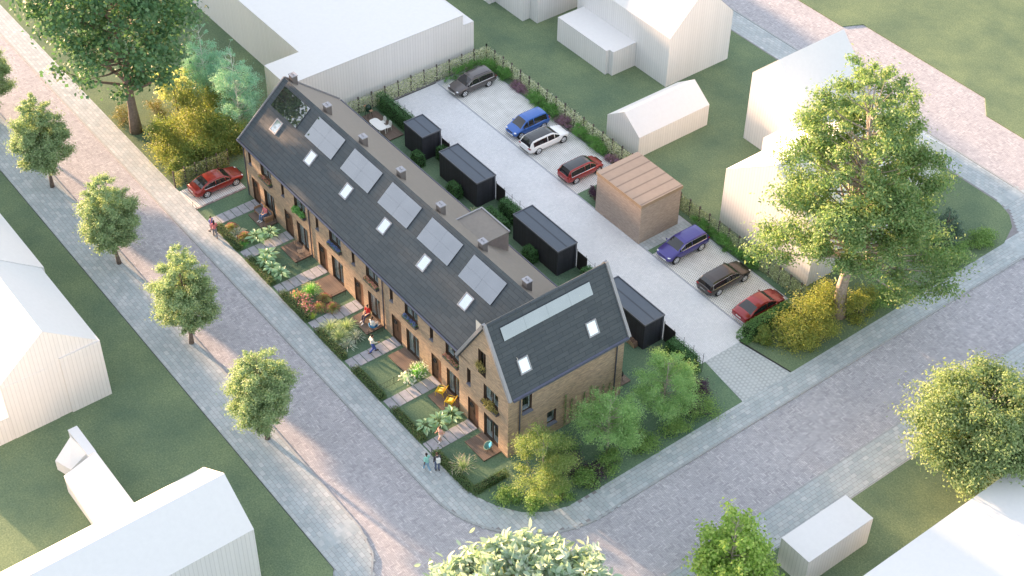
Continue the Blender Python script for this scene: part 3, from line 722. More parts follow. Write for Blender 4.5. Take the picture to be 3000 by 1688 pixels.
# white massing houses around
def house(name, label, x0, x1, y0, y1, ze, zr, ridge='y', cat='house', extra=None, ov=0.0):
    h = empty(name, (0, 0, 0), label, cat, 'plain white houses around the site')
    b = MB()
    if ridge == 'y':
        xm = (x0 + x1) / 2
        g0 = [(x0, y0, 0), (x1, y0, 0), (x1, y0, ze), (xm, y0, zr), (x0, y0, ze)]; g1 = [(p[0], y1, p[2]) for p in g0][::-1]
        b.poly(g0); b.poly(g1); b.poly([(x1, y0, 0), (x1, y1, 0), (x1, y1, ze), (x1, y0, ze)]); b.poly([(x0, y1, 0), (x0, y0, 0), (x0, y0, ze), (x0, y1, ze)])
        r = MB(); slab(r, (xm, y0 - .01, zr + .02), (xm, y1 + .01, zr + .02), (x1 + .01, y1 + .01, ze + .02), (x1 + .01, y0 - .01, ze + .02), .02); slab(r, (xm, y0 - .01, zr + .02), (x0 - .01, y0 - .01, ze + .02), (x0 - .01, y1 + .01, ze + .02), (xm, y1 + .01, zr + .02), .02)
    elif ridge == 'x':
        ym = (y0 + y1) / 2
        g0 = [(x1, y0, 0), (x1, y1, 0), (x1, y1, ze), (x1, ym, zr), (x1, y0, ze)]; g1 = [(x0, p[1], p[2]) for p in g0][::-1]
        b.poly(g0); b.poly(g1); b.poly([(x0, y0, 0), (x1, y0, 0), (x1, y0, ze), (x0, y0, ze)]); b.poly([(x1, y1, 0), (x0, y1, 0), (x0, y1, ze), (x1, y1, ze)])
        r = MB(); slab(r, (x0 - .01, ym, zr + .02), (x1 + .01, ym, zr + .02), (x1 + .01, y1 + .01, ze + .02), (x0 - .01, y1 + .01, ze + .02), .02); slab(r, (x0 - .01, ym, zr + .02), (x0 - .01, y0 - .01, ze + .02), (x1 + .01, y0 - .01, ze + .02), (x1 + .01, ym, zr + .02), .02)
    else:
        b.poly([(x0, y0, 0), (x1, y0, 0), (x1, y0, ze), (x0, y0, ze)]); b.poly([(x1, y0, 0), (x1, y1, 0), (x1, y1, ze), (x1, y0, ze)]); b.poly([(x1, y1, 0), (x0, y1, 0), (x0, y1, ze), (x1, y1, ze)]); b.poly([(x0, y1, 0), (x0, y0, 0), (x0, y0, ze), (x0, y1, ze)])
        r = MB(); r.box((x0, y0, ze - .02), (x1, y1, ze + .03))
    if extra: extra(b, r)
    b.build('wall', M_whitew, h); r.build('roof', M_white, h)
    return h
def bx(b, r, x0, x1, y0, y1, z0, z1):
    b.poly([(x0, y0, z0), (x1, y0, z0), (x1, y0, z1), (x0, y0, z1)]); b.poly([(x1, y0, z0), (x1, y1, z0), (x1, y1, z1), (x1, y0, z1)]); b.poly([(x1, y1, z0), (x0, y1, z0), (x0, y1, z1), (x1, y1, z1)]); b.poly([(x0, y1, z0), (x0, y0, z0), (x0, y0, z1), (x0, y1, z1)])
    r.box((x0, y0, z1 - .02), (x1, y1, z1 + .03))
barn = empty('white_hall', (0, 0, 0), 'large white flat-roofed hall with stepped corner behind the top end of the row', 'hall', 'plain white houses around the site')
b, r = MB(), MB(); fp = [(-9.25, 7.55), (-5.27, 7.55), (-5.27, 27.2), (-45, 27.2), (-45, 11.24), (-9.25, 11.24)]
for i in range(6):
    p, q = fp[i], fp[(i + 1) % 6]; b.poly([(*p, 0), (*q, 0), (*q, 5.5), (*p, 5.5)])
r.prism(fp, 5.48, 5.53)
bx(b, r, -10.5, -5.45, 27.21, 28.6, 0, 4.2); bx(b, r, -12.0, -11.4, 28.0, 28.6, 4.0, 5.6); bx(b, r, -12.0, -11.4, 26.9, 27.15, 5.3, 6.2)
b.build('wall', M_whitew, barn); r.build('roof', M_white, barn)
house('white_house', 'white house with low flat annex, beyond the blue and white parked cars', -4.0, 9.6, 40.5, 48.7, 5.5, 9.6, 'x', extra=lambda b, r: (bx(b, r, -2.98, 4.5, 37.15, 40.49, 0, 2.7), bx(b, r, 4.5, 5.06, 37.56, 40.49, 0, 2.7)))
house('white_garage', 'small white pitched-roof garage behind the brick store', 12.05, 16.5, 30.95, 39.55, 2.3, 3.9, 'y', 'garage')
house('white_house', 'white house with steep gable beside the upper right street, partly behind the big tree', 20.0, 25.55, 40.9, 49.1, 7.3, 10.15, 'y', extra=lambda b, r: bx(b, r, 25.56, 32.0, 37.2, 45.5, 0, 5.0))
house('white_house', 'largest white house right beside the fence and below the big tree', 27.45, 38.0, 30.85, 43.5, 5.7, 9.4, 'y')
house('white_house', 'low white house with its far corner showing behind the big tree crown', 28.0, 35.0, 45.6, 50.8, 3.55, 5.6, 'x')
house('white_house', 'white flat house cut off by the top edge of the picture', -30.0, -6.6, 37.45, 44.4, 6.0, 9.0, 'x', extra=lambda b, r: (bx(b, r, -20, -7.8, 36.5, 37.44, 0, 6.0), bx(b, r, -20, -12.4, 35.7, 36.49, 0, 6.0)))
def w8(b, r):
    bx(b, r, 3.0, 14.63, -33.5, -28.61, 0, 2.35)
    b.box((14.0, -25.0, 0), (14.655, -28.5, 5.3)); b.box((14.0, -23.98, 0), (14.73, -20.75, 5.7))
house('white_house', 'white pair of houses along the left edge with ridge parallel to the street', 4.6, 14.62, -28.6, -20.72, 5.6, 8.8, 'x', extra=w8)
house('white_house', 'white house at the left edge joined to the one with the ribbed gable', -12.0, 4.58, -28.6, -20.5, 5.55, 8.72, 'x')
house('white_house', 'big white roofed house at the bottom left corner', 30.05, 36.76, -44.0, -20.6, 5.5, 8.0, 'y')
an = empty('white_annex', (0, 0, 0), 'low white annex with a wedge roof and side flap on the left lawn', 'annex', 'plain white houses around the site')
b, r = MB(), MB()
pts = [(21.7, -27.7), (29.9, -27.7), (29.9, -25.1), (21.7, -25.1)]
b.poly([(21.7, -27.7, 0), (29.9, -27.7, 0), (29.9, -27.7, 1.75), (21.7, -27.7, 1.75)]); b.poly([(21.7, -25.1, 0), (21.7, -27.7, 0), (21.7, -27.7, 1.75), (21.7, -25.1, 2.6)]); b.poly([(29.9, -25.1, 0), (21.7, -25.1, 0), (21.7, -25.1, 2.6), (29.9, -25.1, 2.6)])
slab(r, (21.7, -27.72, 1.78), (29.9, -27.72, 1.78), (29.9, -25.08, 2.63), (21.7, -25.08, 2.63), .05)
b.prism([(18.6, -25.75), (21.69, -25.65), (21.69, -25.05), (18.6, -25.05)], 0, 2.55); r.prism([(18.58, -25.77), (21.69, -25.67), (21.69, -25.04), (18.58, -25.04)], 2.55, 2.6)
fl_ = [(19.08, -25.8, 2.4), (19.29, -27.4, 1.0), (20.79, -26.86, 1.0), (21.27, -25.6, 2.4)]
r.poly(fl_)
for i_ in range(4):
    p_, q_ = fl_[i_], fl_[(i_ + 1) % 4]; b.poly([(p_[0], p_[1], 0), (q_[0], q_[1], 0), (q_[0], q_[1], q_[2] - .02), (p_[0], p_[1], p_[2] - .02)])
b.build('wall', M_white, an); r.build('roof', M_white, an)
house('white_garage', 'small white box garage on the grass at the lower right, next to the sidewalk', 56.9, 59.5, 8.6, 14.9, 2.75, 2.75, None, 'garage')
house('white_house', 'white flat roof filling the bottom right corner', 63.4, 82.0, 2.0, 38.0, 5.0, 5.0, None)

house('white_house', 'tallest unseen white block added far beyond the top left edge to cast shade', -86.0, -72.0, -7.0, 4.0, 18.5, 21.5, 'y')  # out of view, added and sized to shade the right road and driveway entrance
house('white_house', 'tall unseen white block added far beyond the top left edge to cast shade', -86.0, -72.0, 4.05, 27.0, 16.0, 18.7, 'y')  # unseen shade caster, height set for the shade line on the brick store
house('white_house', 'lower unseen white block added far beyond the top left edge to cast shade', -86.0, -72.0, 27.5, 40.0, 9.0, 12.0, 'y')  # unseen, added for shade; kept low so the annex wall stays lit
house('white_house', 'unseen white block added up the street beyond the left edge to cast shade', -60.0, -24.5, -33.0, -17.2, 3.6, 9.9, 'x')  # added out of view, roof shaped to keep the left sidewalk in shade
house('white_house', 'unseen white block added beyond the top edge to shade the upper right street', -47.0, -31.5, 37.5, 51.5, 6.0, 9.8, 'x')  # unseen, put in to shade the near half of the upper right road
# ---------------------------------------------------------------- parked cars
def paint(name, c, metal=.35):
    def f(m, n, l, b):
        b.inputs['Base Color'].default_value = (*c, 1); b.inputs['Metallic'].default_value = metal; b.inputs['Roughness'].default_value = .28
        b.inputs['Coat Weight'].default_value = .8; b.inputs['Coat Roughness'].default_value = .04
    return mat(name, f)
def cgl(m, n, l, b):
    b.inputs['Base Color'].default_value = (.022, .022, .024, 1); b.inputs['Roughness'].default_value = .04; b.inputs['Specular IOR Level'].default_value = .8
M_cglass = mat('car_glass', cgl)
M_tyre = plain('tyre_rubber', (.018, .018, .02), .85); M_rim = plain('alloy_rim', (.72, .73, .75), .35, .45, .05)
M_chrome = plain('chrome_trim', (.8, .8, .8), .18, .9, .03); M_blk = plain('black_plastic', (.02, .02, .022), .6)
M_lamp = plain('lamp_clear', (.75, .77, .8), .15, .3, .05); M_tail = plain('lamp_red', (.28, .015, .015), .2); M_plate = plain('number_plate', (.75, .75, .72), .4)
def interp(tab, x):
    for i in range(len(tab) - 1):
        if tab[i][0] <= x <= tab[i + 1][0]:
            t = (x - tab[i][0]) / (tab[i + 1][0] - tab[i][0]); t = t * t * (3 - 2 * t) if False else t
            return [a + (b - a) * t for a, b in zip(tab[i][1:], tab[i + 1][1:])]
    return list(tab[-1][1:]) if x > tab[-1][0] else list(tab[0][1:])
def car(name, label, pm, x, y, rz, L, W, H, style, roofm=None, chrome=True, rails=False, wheel=.335, cat='car', wb=2.85, foot=0.0):
    c = empty(name, (x, y, foot), label, cat, 'cars parked around the terrace', rz)
    h = L / 2; hw = W / 2; suv = style == 'suv'; up = .09 if suv else 0
    bel = .90 + up * 1.6; hood = .86 + up * 1.8
    # lower body: x, z low, shoulder z, deck z, width factor
    if style in ('sedan', 'coupe'):
        rear = [(-h, .44, .62, .70, .74), (-h + .06, .34, .78, .93, .88), (-h + .3, .25, .86, .99, .955), (-h + .85, .20, .90, 1.01, .99)]
        cab = [(-h + .50, 0), (-h + .95, .50), (-h + 1.45, .86), (-h + 1.85, .97), (-.15, 1.0), (.25, .97), (.55, .84), (.95, .45), (1.28, 0)]
    else:
        rear = [(-h, .44, .66, .74, .80), (-h + .05, .32, .82, .94, .90), (-h + .25, .25, .90, .98, .965), (-h + .8, .20, .92, .98, 1.0)]
        top0 = {'hatch': .42, 'suv': .45, 'estate': .52}[style]
        cab = [(-h + .10, 0), (-h + top0 * .55, .52), (-h + top0, .90), (-h + top0 + .4, .98), (-.3, 1.0), (.2, .985), (.50, .87), (.92, .46), (1.26, 0)]
        if style == 'hatch': cab = [(a + (.10 if a > -.5 else 0), z) for a, z in cab]
    tab = rear + [(0, .19, bel, bel + .02, 1.0), (1.15, .19, bel, bel + .05, 1.0), (1.3, .2, bel - .01, hood + .10, .995), (h - .75, .21, .84 + up, hood + .02, .975), (h - .35, .24, .76 + up, hood - .08, .93), (h - .12, .30, .68 + up, hood - .22, .82), (h, .40, .58 + up, .62 + up, .62)]
    if up: tab = [(t[0], t[1] + .07, t[2] + (up if t[0] < 0 else 0), t[3] + (up if t[0] < 0 else 0), t[4]) for t in tab]
    xs = sorted({t[0] for t in tab} | {i * .25 - 2 for i in range(17) if abs(i * .25 - 2) < h - .5}); body = MB(); rings = []
    for xx in xs:
        zl, zs, zt, f = interp(tab, xx); w_ = hw * f
        half = [(0, zl), (w_ * .80, zl), (w_ * .955, zl + .10), (w_ * .985, (zl + zs) / 2 - .05), (w_ * 1.0, (zl + zs) / 2 + .12), (w_ * .955, zs), (w_ * .84, zs + (zt - zs) * .75), (w_ * .45, zt), (0, zt + .012)]
        ring = [(xx, a, z) for a, z in half] + [(xx, -a, z) for a, z in half[-2:0:-1]]
        rings.append([len(body.v) + i for i in range(len(ring))]); body.v += ring
    nr = len(rings[0])
    for i in range(len(rings) - 1):
        for j in range(nr):
            body.f.append((rings[i][j], rings[i][(j + 1) % nr], rings[i + 1][(j + 1) % nr], rings[i + 1][j])); body.m.append(0)
    body.f.append(tuple(reversed(rings[0]))); body.m.append(0); body.f.append(tuple(rings[-1])); body.m.append(0)
    body.build('body', pm, c, True, sub=1)
    # cabin
    zb = bel - .02 + (up if suv else 0) * .3; T = H - zb; st = []
    for xx, k in cab:
        zt = zb + T * k; wb_ = hw * .915; wt = wb_ - T * k * .30
        if xx < -h + .3 or xx > 1.1: wb_ *= .95; wt *= .95
        st.append((xx, zt, wb_, wt, k))
    sub = []
    for i in range(len(st) - 1):
        for t in (0, .5):
            a, b = st[i], st[i + 1]; sub.append(tuple(p + (q - p) * t for p, q in zip(a, b)))
    sub.append(st[-1])
    roof, ws, rw, sg = MB(), MB(), MB(), [MB(), MB()]
    k_r0 = next(i for i, s in enumerate(sub) if s[4] >= .84); k_r1 = max(i for i, s in enumerate(sub) if s[4] >= .84)
    def prof(s):
        xx, zt, wb_, wt, k = s; cr = .05 * k
        return [(xx, wt, zt - .04 * k), (xx, wt * .86, zt + cr * .2), (xx, wt * .45, zt + cr * .8), (xx, 0, zt + cr), (xx, -wt * .45, zt + cr * .8), (xx, -wt * .86, zt + cr * .2), (xx, -wt, zt - .04 * k)]
    for i in range(len(sub) - 1):
        a, b = sub[i], sub[i + 1]; pa, pb = prof(a), prof(b)
        tgt = roof if k_r0 <= i < k_r1 else (rw if i < k_r0 else ws)
        for j in range(6):
            t2 = roof if (tgt is not roof and j in (0, 5)) else tgt
            t2.poly([pa[j], pa[j + 1], pb[j + 1], pb[j]], 1 if (t2 is roof and tgt is roof and roofm and 0 < j < 5) else 0)
        for s, sgn in ((0, 1), (1, -1)):
            # side glass, with a painted rail above it
            p0, p1 = (a[0], sgn * a[2], zb), (b[0], sgn * b[2], zb)
            q0, q1 = pa[0 if sgn > 0 else 6], pb[0 if sgn > 0 else 6]
            m0, m1 = tuple(u + (v - u) * .86 for u, v in zip(p0, q0)), tuple(u + (v - u) * .86 for u, v in zip(p1, q1))
            solid = (style in ('estate', 'hatch', 'suv') and a[0] < -h + .42) or (style in ('sedan', 'coupe') and a[4] < .45 and a[0] < 0) or a[0] > 1.0
            (roof if solid else sg[s]).poly([p0, p1, m1, m0]); roof.poly([m0, m1, q1, q0])
    # pillars
    for sgn in (1, -1):
        for px in ((-.35, .5) if style != 'coupe' else (.0,)):
            i = min(range(len(sub)), key=lambda k: abs(sub[k][0] - px)); s = sub[i]
            lo = Vector((s[0], sgn * s[2], zb)); hi = Vector((s[0], sgn * s[3], s[1] - .05)); d = hi - lo
            roof.obox((lo + hi) / 2 + Vector((0, sgn * .004, 0)), (.035, 0, 0), (0, .012, 0), d / 2)
    roof.build('cabin', [pm, roofm or pm], c, True)
    ws.build('windscreen', M_cglass, c, True); rw.build('rear_window', M_cglass, c, True)
    for s in (0, 1): sg[s].build('side_window', M_cglass, c)
    if chrome:
        for sgn in (1, -1):
            low, hi = [], []
            for s in sub:
                if (style in ('estate', 'hatch', 'suv') and s[0] < -h + .40) or (style in ('sedan', 'coupe') and s[4] < .3 and s[0] < 0) or s[0] > 1.02: continue
                low.append((s[0], sgn * (s[2] + .012), zb + .01)); hi.append((s[0], sgn * (s[2] + (s[3] - s[2]) * .86 + .014), zb + (s[1] - .04 * s[4] - zb) * .86))
            m = MB(); m.tube(low + hi[::-1] + [low[0]], .019, 5); m.build('window_trim', M_chrome, c)
    # wheels
    fx, rx = wb / 2 + .05, -wb / 2 + .05
    for wx in (fx, rx):
        for sgn in (1, -1):
            r = wheel; m = MB(); pr_ = [(r * .72, -.11), (r * .95, -.11), (r, -.07), (r, .07), (r * .95, .11), (r * .72, .115)]
            m.lathe(pr_, n=22); m.lathe([(r + .055, -.03), (r + .055, .092), (r + .0, .092)], n=22)
            M2 = Matrix.Translation((wx, sgn * (hw * .985 - .10), r)) @ Matrix.Rotation(-sgn * PI / 2, 4, 'X')
            m.xform(M2); wo = m.build('wheel', M_tyre, c, True)
            q = MB(); q.lathe([(r * .74, .05), (r * .74, .118), (r * .68, .124), (r * .66, .06)], n=22); q.lathe([(0, .112), (r * .16, .112), (r * .17, .07)], n=12)
            for k in range(5 if not suv else 6):
                a = 2 * PI * k / (5 if not suv else 6)
                for da in (-.13, .13):
                    p0 = Vector((math.cos(a) * r * .12, math.sin(a) * r * .12, .105)); p1 = Vector((math.cos(a + da) * r * .7, math.sin(a + da) * r * .7, .108)); d = (p1 - p0); sd = Vector((-d.y, d.x, 0)).normalized() * r * .085
                    q.obox((p0 + p1) / 2, d / 2, sd, (0, 0, .012))
            q.lathe([(0, .045), (r * .72, .045)], n=22, mi=1)
            q.xform(M2); q.build('rim', [M_rim, M_blk], wo)
    # lights, plates, mirrors, grille
    for sgn in (1, -1):
        m = MB(); zf = .66 + up * 1.3; m.ball((h - .30, sgn * hw * .70, zf + .02), (.20, .16, .050), 10, 6); m.build('headlight', M_lamp, c, True)
        m = MB(); zt = .80 + up * 1.4
        if style in ('sedan', 'coupe'): m.ball((-h + .13, sgn * hw * .66, .80), (.10, .24, .055), 10, 6)
        elif style == 'hatch': m.ball((-h + .12, sgn * hw * .76, .92), (.10, .13, .14), 10, 6)
        else: m.ball((-h + .12, sgn * hw * .70, zt + .03), (.12, .24, .065), 10, 6)
        m.build('tail_light', M_tail, c, True)
        m = MB(); m.ball((.92, sgn * (hw + .075), bel + .06 + up * .5), (.07, .11, .065), 8, 6); m.build('mirror', pm, c, True)
    m = MB(); m.obox((h - .03, 0, .48 + up), (.02, .28, 0), (0, .27, 0), (-.01, 0, .055)); m.build('number_plate', M_plate, c)
    m = MB(); m.obox((-h + .03, 0, .70 + up if style != 'hatch' else .62), (.02, 0, 0), (0, .27, 0), (.008, 0, .055)); m.build('number_plate', M_plate, c)
    m = MB(); m.obox((h - .07, 0, .60 + up), (.03, 0, 0), (0, hw * .42, 0), (-.02, 0, .085)); m.build('grille', M_blk, c)
    m = MB(); m.obox((-h + .05, 0, .40 + up * .6), (.04, 0, 0), (0, hw * .66, 0), (0, 0, .05)); m.build('bumper_trim', M_blk if style != 'coupe' else M_chrome, c)
    if rails:
        for sgn in (1, -1):
            m = MB(); m.tube([(-h + .75, sgn * hw * .60, H + .0), (-h + .85, sgn * hw * .60, H + .055), (.05, sgn * hw * .60, H + .07), (.2, sgn * hw * .60, H + .02)], .022, 6); m.build('roof_rail', M_blk, c)
    return c
P_red = paint('paint_red', (.30, .028, .022)); P_grey = paint('paint_grey', (.11, .10, .10), .6); P_blue = paint('paint_blue', (.03, .12, .42)); P_white = paint('paint_white', (.78, .78, .78), 0)
P_red2 = paint('paint_red_two', (.34, .035, .035)); P_purple = paint('paint_purple', (.055, .045, .24)); P_dark = paint('paint_dark', (.055, .045, .042), .6); P_maroon = paint('paint_maroon', (.25, .018, .022))
M_droof = paint('dark_glass_roof', (.03, .033, .038), .2)
UPY, DNY = PI / 2, -PI / 2
car('parked_car', 'red sedan alone on the grid paving beside the street end of the row', P_red, -2.67, -1.83, UPY, 4.95, 1.90, 1.44, 'sedan', wb=2.9, foot=.075, wheel=.35)
car('parked_car', 'grey estate car with roof rails in the far corner of the parking bays', P_grey, -1.52, 25.45, DNY, 4.85, 1.88, 1.52, 'estate', rails=True, foot=.015, wheel=.35)
car('parked_car', 'bright blue hatchback nose out beside the white car', P_blue, 6.95, 25.6, DNY, 4.25, 1.80, 1.56, 'hatch', chrome=False, wb=2.65, foot=.015)
car('parked_car', 'white estate car with dark glass roof', P_white, 9.70, 25.5, UPY, 4.85, 1.90, 1.48, 'estate', roofm=M_droof, foot=.015, wb=2.9, wheel=.35, chrome=False)
car('parked_car', 'red hatchback with dark roof window partly behind the brick store', P_red2, 15.15, 25.35, UPY, 4.35, 1.82, 1.52, 'hatch', roofm=M_droof, wb=2.6, foot=.015)
car('parked_car', 'purple blue off-road car just below the brick store', P_purple, 28.5, 25.5, DNY, 4.75, 1.92, 1.62, 'suv', wb=2.85, foot=.015, wheel=.385)
car('parked_car', 'dark brown estate car between the purple and the maroon car', P_dark, 33.55, 25.6, UPY, 4.90, 1.90, 1.47, 'estate', foot=.015, wb=2.9, wheel=.35)
car('parked_car', 'maroon coupe next to the clipped hedge at the end of the parking bays', P_maroon, 37.72, 25.55, UPY, 4.75, 1.88, 1.40, 'coupe', chrome=False, foot=.015, wb=2.82, wheel=.35)
# ---------------------------------------------------------------- people
def capsule(mb, pts, rad, n=10):
    mb.tube(pts, rad, n)
    for p, r in ((pts[0], rad[0]), (pts[-1], rad[-1])): mb.ball(p, r * .995, n, 6)
def remesh(o, v):
    m = o.modifiers.new('join', 'REMESH'); m.mode = 'VOXEL'; m.voxel_size = v; m.use_smooth_shade = True
    return o
def person(label, x, y, z, rz, J, skin, top, bottom, shoe, hairc, s=1.0, hair='short', sleeve=.5, legs='long', extra=None, group=None):
    """J: joints for a figure 1.75 m tall facing +x; missing joints take a standing pose"""
    D = dict(pel=(0, 0, .95), che=(.01, 0, 1.30), nek=(.0, 0, 1.48), hed=(.03, 0, 1.63), hl=(0, .09, .92), hr=(0, -.09, .92), kl=(.03, .10, .50), kr=(.03, -.10, .50), al=(-.02, .10, .08), ar=(-.02, -.10, .08),
             sl=(0, .185, 1.41), sr=(0, -.185, 1.41), el=(-.03, .235, 1.13), er=(-.03, -.235, 1.13), wl=(.06, .23, .89), wr=(.06, -.23, .89), look=(1, 0, 0))
    D.update(J); V = {k: Vector(v) for k, v in D.items()}
    p = empty('person', (x, y, z), label, 'person', group, rz); p.scale = (s, s, s)
    b = MB()
    capsule(b, [V['pel'], (V['pel'] + V['che']) / 2, V['che'], V['che'].lerp(V['nek'], .55)], [.125, .112, .128, .085])
    for q in ('sl', 'sr'): capsule(b, [V['che'].lerp(V['nek'], .6), V[q]], [.075, .058])
    capsule(b, [V['che'].lerp(V['nek'], .6), V['nek'], V['hed']], [.06, .05, .055])
    for h, k, a in (('hl', 'kl', 'al'), ('hr', 'kr', 'ar')):
        capsule(b, [V['pel'], V[h]], [.11, .095]); capsule(b, [V[h], V[h].lerp(V[k], .4), V[k]], [.09, .082, .056]); capsule(b, [V[k], V[k].lerp(V[a], .35), V[a]], [.054, .058, .038])
        f = V[a]; d = Vector((1, 0, 0)); sh = V[a] - V[k]
        if abs(sh.x) > .3: d = Vector((.85, 0, .25 if sh.x < 0 and V[a].z < V[k].z and V[a].z > .12 else 0)).normalized()
        capsule(b, [f + Vector((-.03, 0, -.03)), f + d * .10 + Vector((0, 0, -.04)), f + d * .19 + Vector((0, 0, -.055))], [.036, .036, .026], 8)
    for sh, el, wr, sg in (('sl', 'el', 'wl', 1), ('sr', 'er', 'wr', -1)):
        capsule(b, [V[sh], V[el]], [.052, .040], 8); capsule(b, [V[el], V[el].lerp(V[wr], .3), V[wr]], [.040, .042, .027], 8)
        d = (V[wr] - V[el]).normalized(); sd = d.cross(Vector((0, 0, 1))); sd = Vector((1, 0, 0)) if sd.length < .2 else sd.normalized(); nn = sd.cross(d).normalized()
        if abs(d.z) > .6: sd = (Vector((1, 0, 0)) - d * d.x).normalized(); nn = Vector((0, -sg, 0)); nn = (nn - d * nn.dot(d)).normalized()
        pc = V[wr] + d * .055; b.obox(pc, d * .05, sd * .04, nn * .014)
        for i, ln in enumerate((.070, .082, .077, .058)):
            r0 = V[wr] + d * .098 + sd * (.031 - .0205 * i); b.tube([r0, r0 + d * ln * .5 + nn * .004, r0 + d * ln * .86 + nn * .024], [.0095, .009, .0075], 6)
        t0 = V[wr] + d * .035 + sd * .038; b.tube([t0, t0 + d * .035 + sd * .028, t0 + d * .072 + sd * .034 + nn * .012], [.011, .0105, .008], 6)
    lk = V['look'].normalized(); hc = V['hed'] + Vector((0, 0, .03)); ls = Vector((0, 0, 1)).cross(lk).normalized(); lu = lk.cross(ls)
    i0 = len(b.v); b.ball((0, 0, 0), (.092, .075, .118), 14, 10); b.ball((.035, 0, -.065), (.055, .05, .045), 10, 7); b.ball((.097, 0, -.012), (.022, .014, .022), 8, 5); b.tube([(.082, 0, .03), (.098, 0, -.01)], [.008, .013], 6)
    for sg in (1, -1): b.ball((-.005, sg * .077, -.005), (.022, .010, .032), 8, 5)
    b.ball((.088, 0, -.055), (.014, .026, .010), 8, 5)
    for k in range(i0, len(b.v)):
        v = b.v[k]; b.v[k] = tuple(hc + lk * v[0] + ls * v[1] + lu * v[2])
    bo = remesh(b.build('body', plain('skin_%s' % skin[0], skin[1], .6, var=.05), p, True), .011)
    e = MB()
    for sg in (1, -1): e.ball(tuple(hc + lk * .083 + ls * (.032 * sg) + lu * .012), .0095, 6, 4)
    e.build('eyes', M_iron, p)
    # hair
    hm = plain('hair_%s' % hairc[0], hairc[1], .7, var=.25, scale=30); g = MB()
    def hb(c, r): 
        i1 = len(g.v); g.ball((0, 0, 0), r, 12, 8)
        for k in range(i1, len(g.v)): v = Vector(g.v[k]) + Vector(c); g.v[k] = tuple(hc + lk * v.x + ls * v.y + lu * v.z)
    hb((-.018, 0, .030), (.098, .086, .105))
    if hair == 'long': hb((-.075, 0, -.06), (.055, .085, .13)); hb((-.085, 0, -.19), (.045, .075, .13))
    if hair == 'pony': hb((-.11, 0, .03), (.04, .035, .04)); hb((-.13, 0, -.08), (.035, .03, .12))
    if hair == 'bun': hb((-.09, 0, .09), (.05, .05, .045))
    g.build('hair', hm, p, True)
    # clothes
    g = MB(); capsule(g, [V['pel'] + Vector((0, 0, .02)), (V['pel'] + V['che']) / 2, V['che'], V['che'].lerp(V['nek'], .60)], [.142, .132, .146, .098], 12)
    for sh, el, wr in (('sl', 'el', 'wl'), ('sr', 'er', 'wr')):
        capsule(g, [V['che'].lerp(V['nek'], .55), V[sh]], [.092, .074], 10)
        if sleeve > 0: g.tube([V[sh], V[sh].lerp(V[el], min(1, sleeve * 2))], [.071, .060 if sleeve < .5 else .053], 10)
        if sleeve > .5: capsule(g, [V[el], V[el].lerp(V[wr], .88)], [.053, .038], 10)
    remesh(g.build('shirt', plain('cloth_%s' % top[0], top[1], .85, var=.08), p, True), .016)
    g = MB(); capsule(g, [V['pel'] + Vector((0, 0, .04)), V['pel']], [.140, .138], 12)
    for h, k, a in (('hl', 'kl', 'al'), ('hr', 'kr', 'ar')):
        capsule(g, [V['pel'], V[h]], [.128, .110], 10)
        if legs == 'long': capsule(g, [V[h], V[k]], [.106, .074], 10); g.tube([V[k], V[k].lerp(V[a], .9)], [.074, .060], 10)
        else: g.tube([V[h], V[h].lerp(V[k], .45)], [.108, .098], 10)
    remesh(g.build('trousers' if legs == 'long' else 'shorts', plain('cloth_%s' % bottom[0], bottom[1], .85, var=.1), p, True), .016)
    for a, k in (('al', 'kl'), ('ar', 'kr')):
        g = MB(); f = V[a]; sh = V[a] - V[k]; d = Vector((1, 0, 0))
        if abs(sh.x) > .3 and V[a].z > .12: d = Vector((.85, 0, .25)).normalized()
        capsule(g, [f + Vector((-.045, 0, -.035)), f + d * .10 + Vector((0, 0, -.042)), f + d * .205 + Vector((0, 0, -.052))], [.046, .046, .036], 10); g.tube([f + Vector((-.01, 0, .05)), f + Vector((-.01, 0, -.03))], [.048, .046], 8)
        g.build('shoe', plain('shoe_%s' % shoe[0], shoe[1], .6), p, True)
    if extra: extra(p, V)
    return p
PALE, TAN, BROWN = ('pale', (.58, .36, .27)), ('tan', (.46, .27, .18)), ('brown', (.14, .075, .045))
WALK = dict(kl=(.17, .10, .52), al=(.26, .10, .10), kr=(.04, -.10, .50), ar=(-.28, -.10, .17), el=(-.13, .24, 1.15), wl=(-.06, .24, .92), er=(.08, -.24, 1.14), wr=(.22, -.22, .96))
STAND = {}
SIT = dict(pel=(0, 0, .55), che=(-.06, 0, .90), nek=(-.04, 0, 1.08), hed=(0, 0, 1.23), hl=(.02, .09, .53), hr=(.02, -.09, .53), kl=(.44, .11, .50), kr=(.44, -.11, .52), al=(.48, .11, .08), ar=(.56, -.08, .09), sl=(-.05, .18, 1.0), sr=(-.05, -.18, 1.0), el=(.03, .25, .76), er=(.03, -.25, .76), wl=(.24, .12, .66), wr=(.24, -.12, .64))
JOG = dict(pel=(0, 0, .93), che=(.06, 0, 1.27), nek=(.08, 0, 1.44), hed=(.12, 0, 1.59), kl=(.32, .09, .66), al=(.12, .09, .30), kr=(.02, -.1, .50), ar=(-.14, -.1, .08), hl=(0, .09, .9), hr=(0, -.09, .9), sl=(.05, .175, 1.37), sr=(.05, -.175, 1.37), el=(-.14, .23, 1.15), wl=(.02, .22, 1.02), er=(.16, -.23, 1.13), wr=(.34, -.16, 1.22))
WHITE, PINK, RED, TEAL, NAVY, DARK, JEAN, GREY, BLUE = ('white', (.72, .72, .70)), ('pink', (.62, .20, .22)), ('red', (.50, .03, .03)), ('teal', (.28, .58, .52)), ('navy', (.045, .05, .09)), ('dark', (.035, .035, .045)), ('jean', (.12, .19, .34)), ('grey', (.22, .22, .25)), ('blue', (.10, .14, .45))
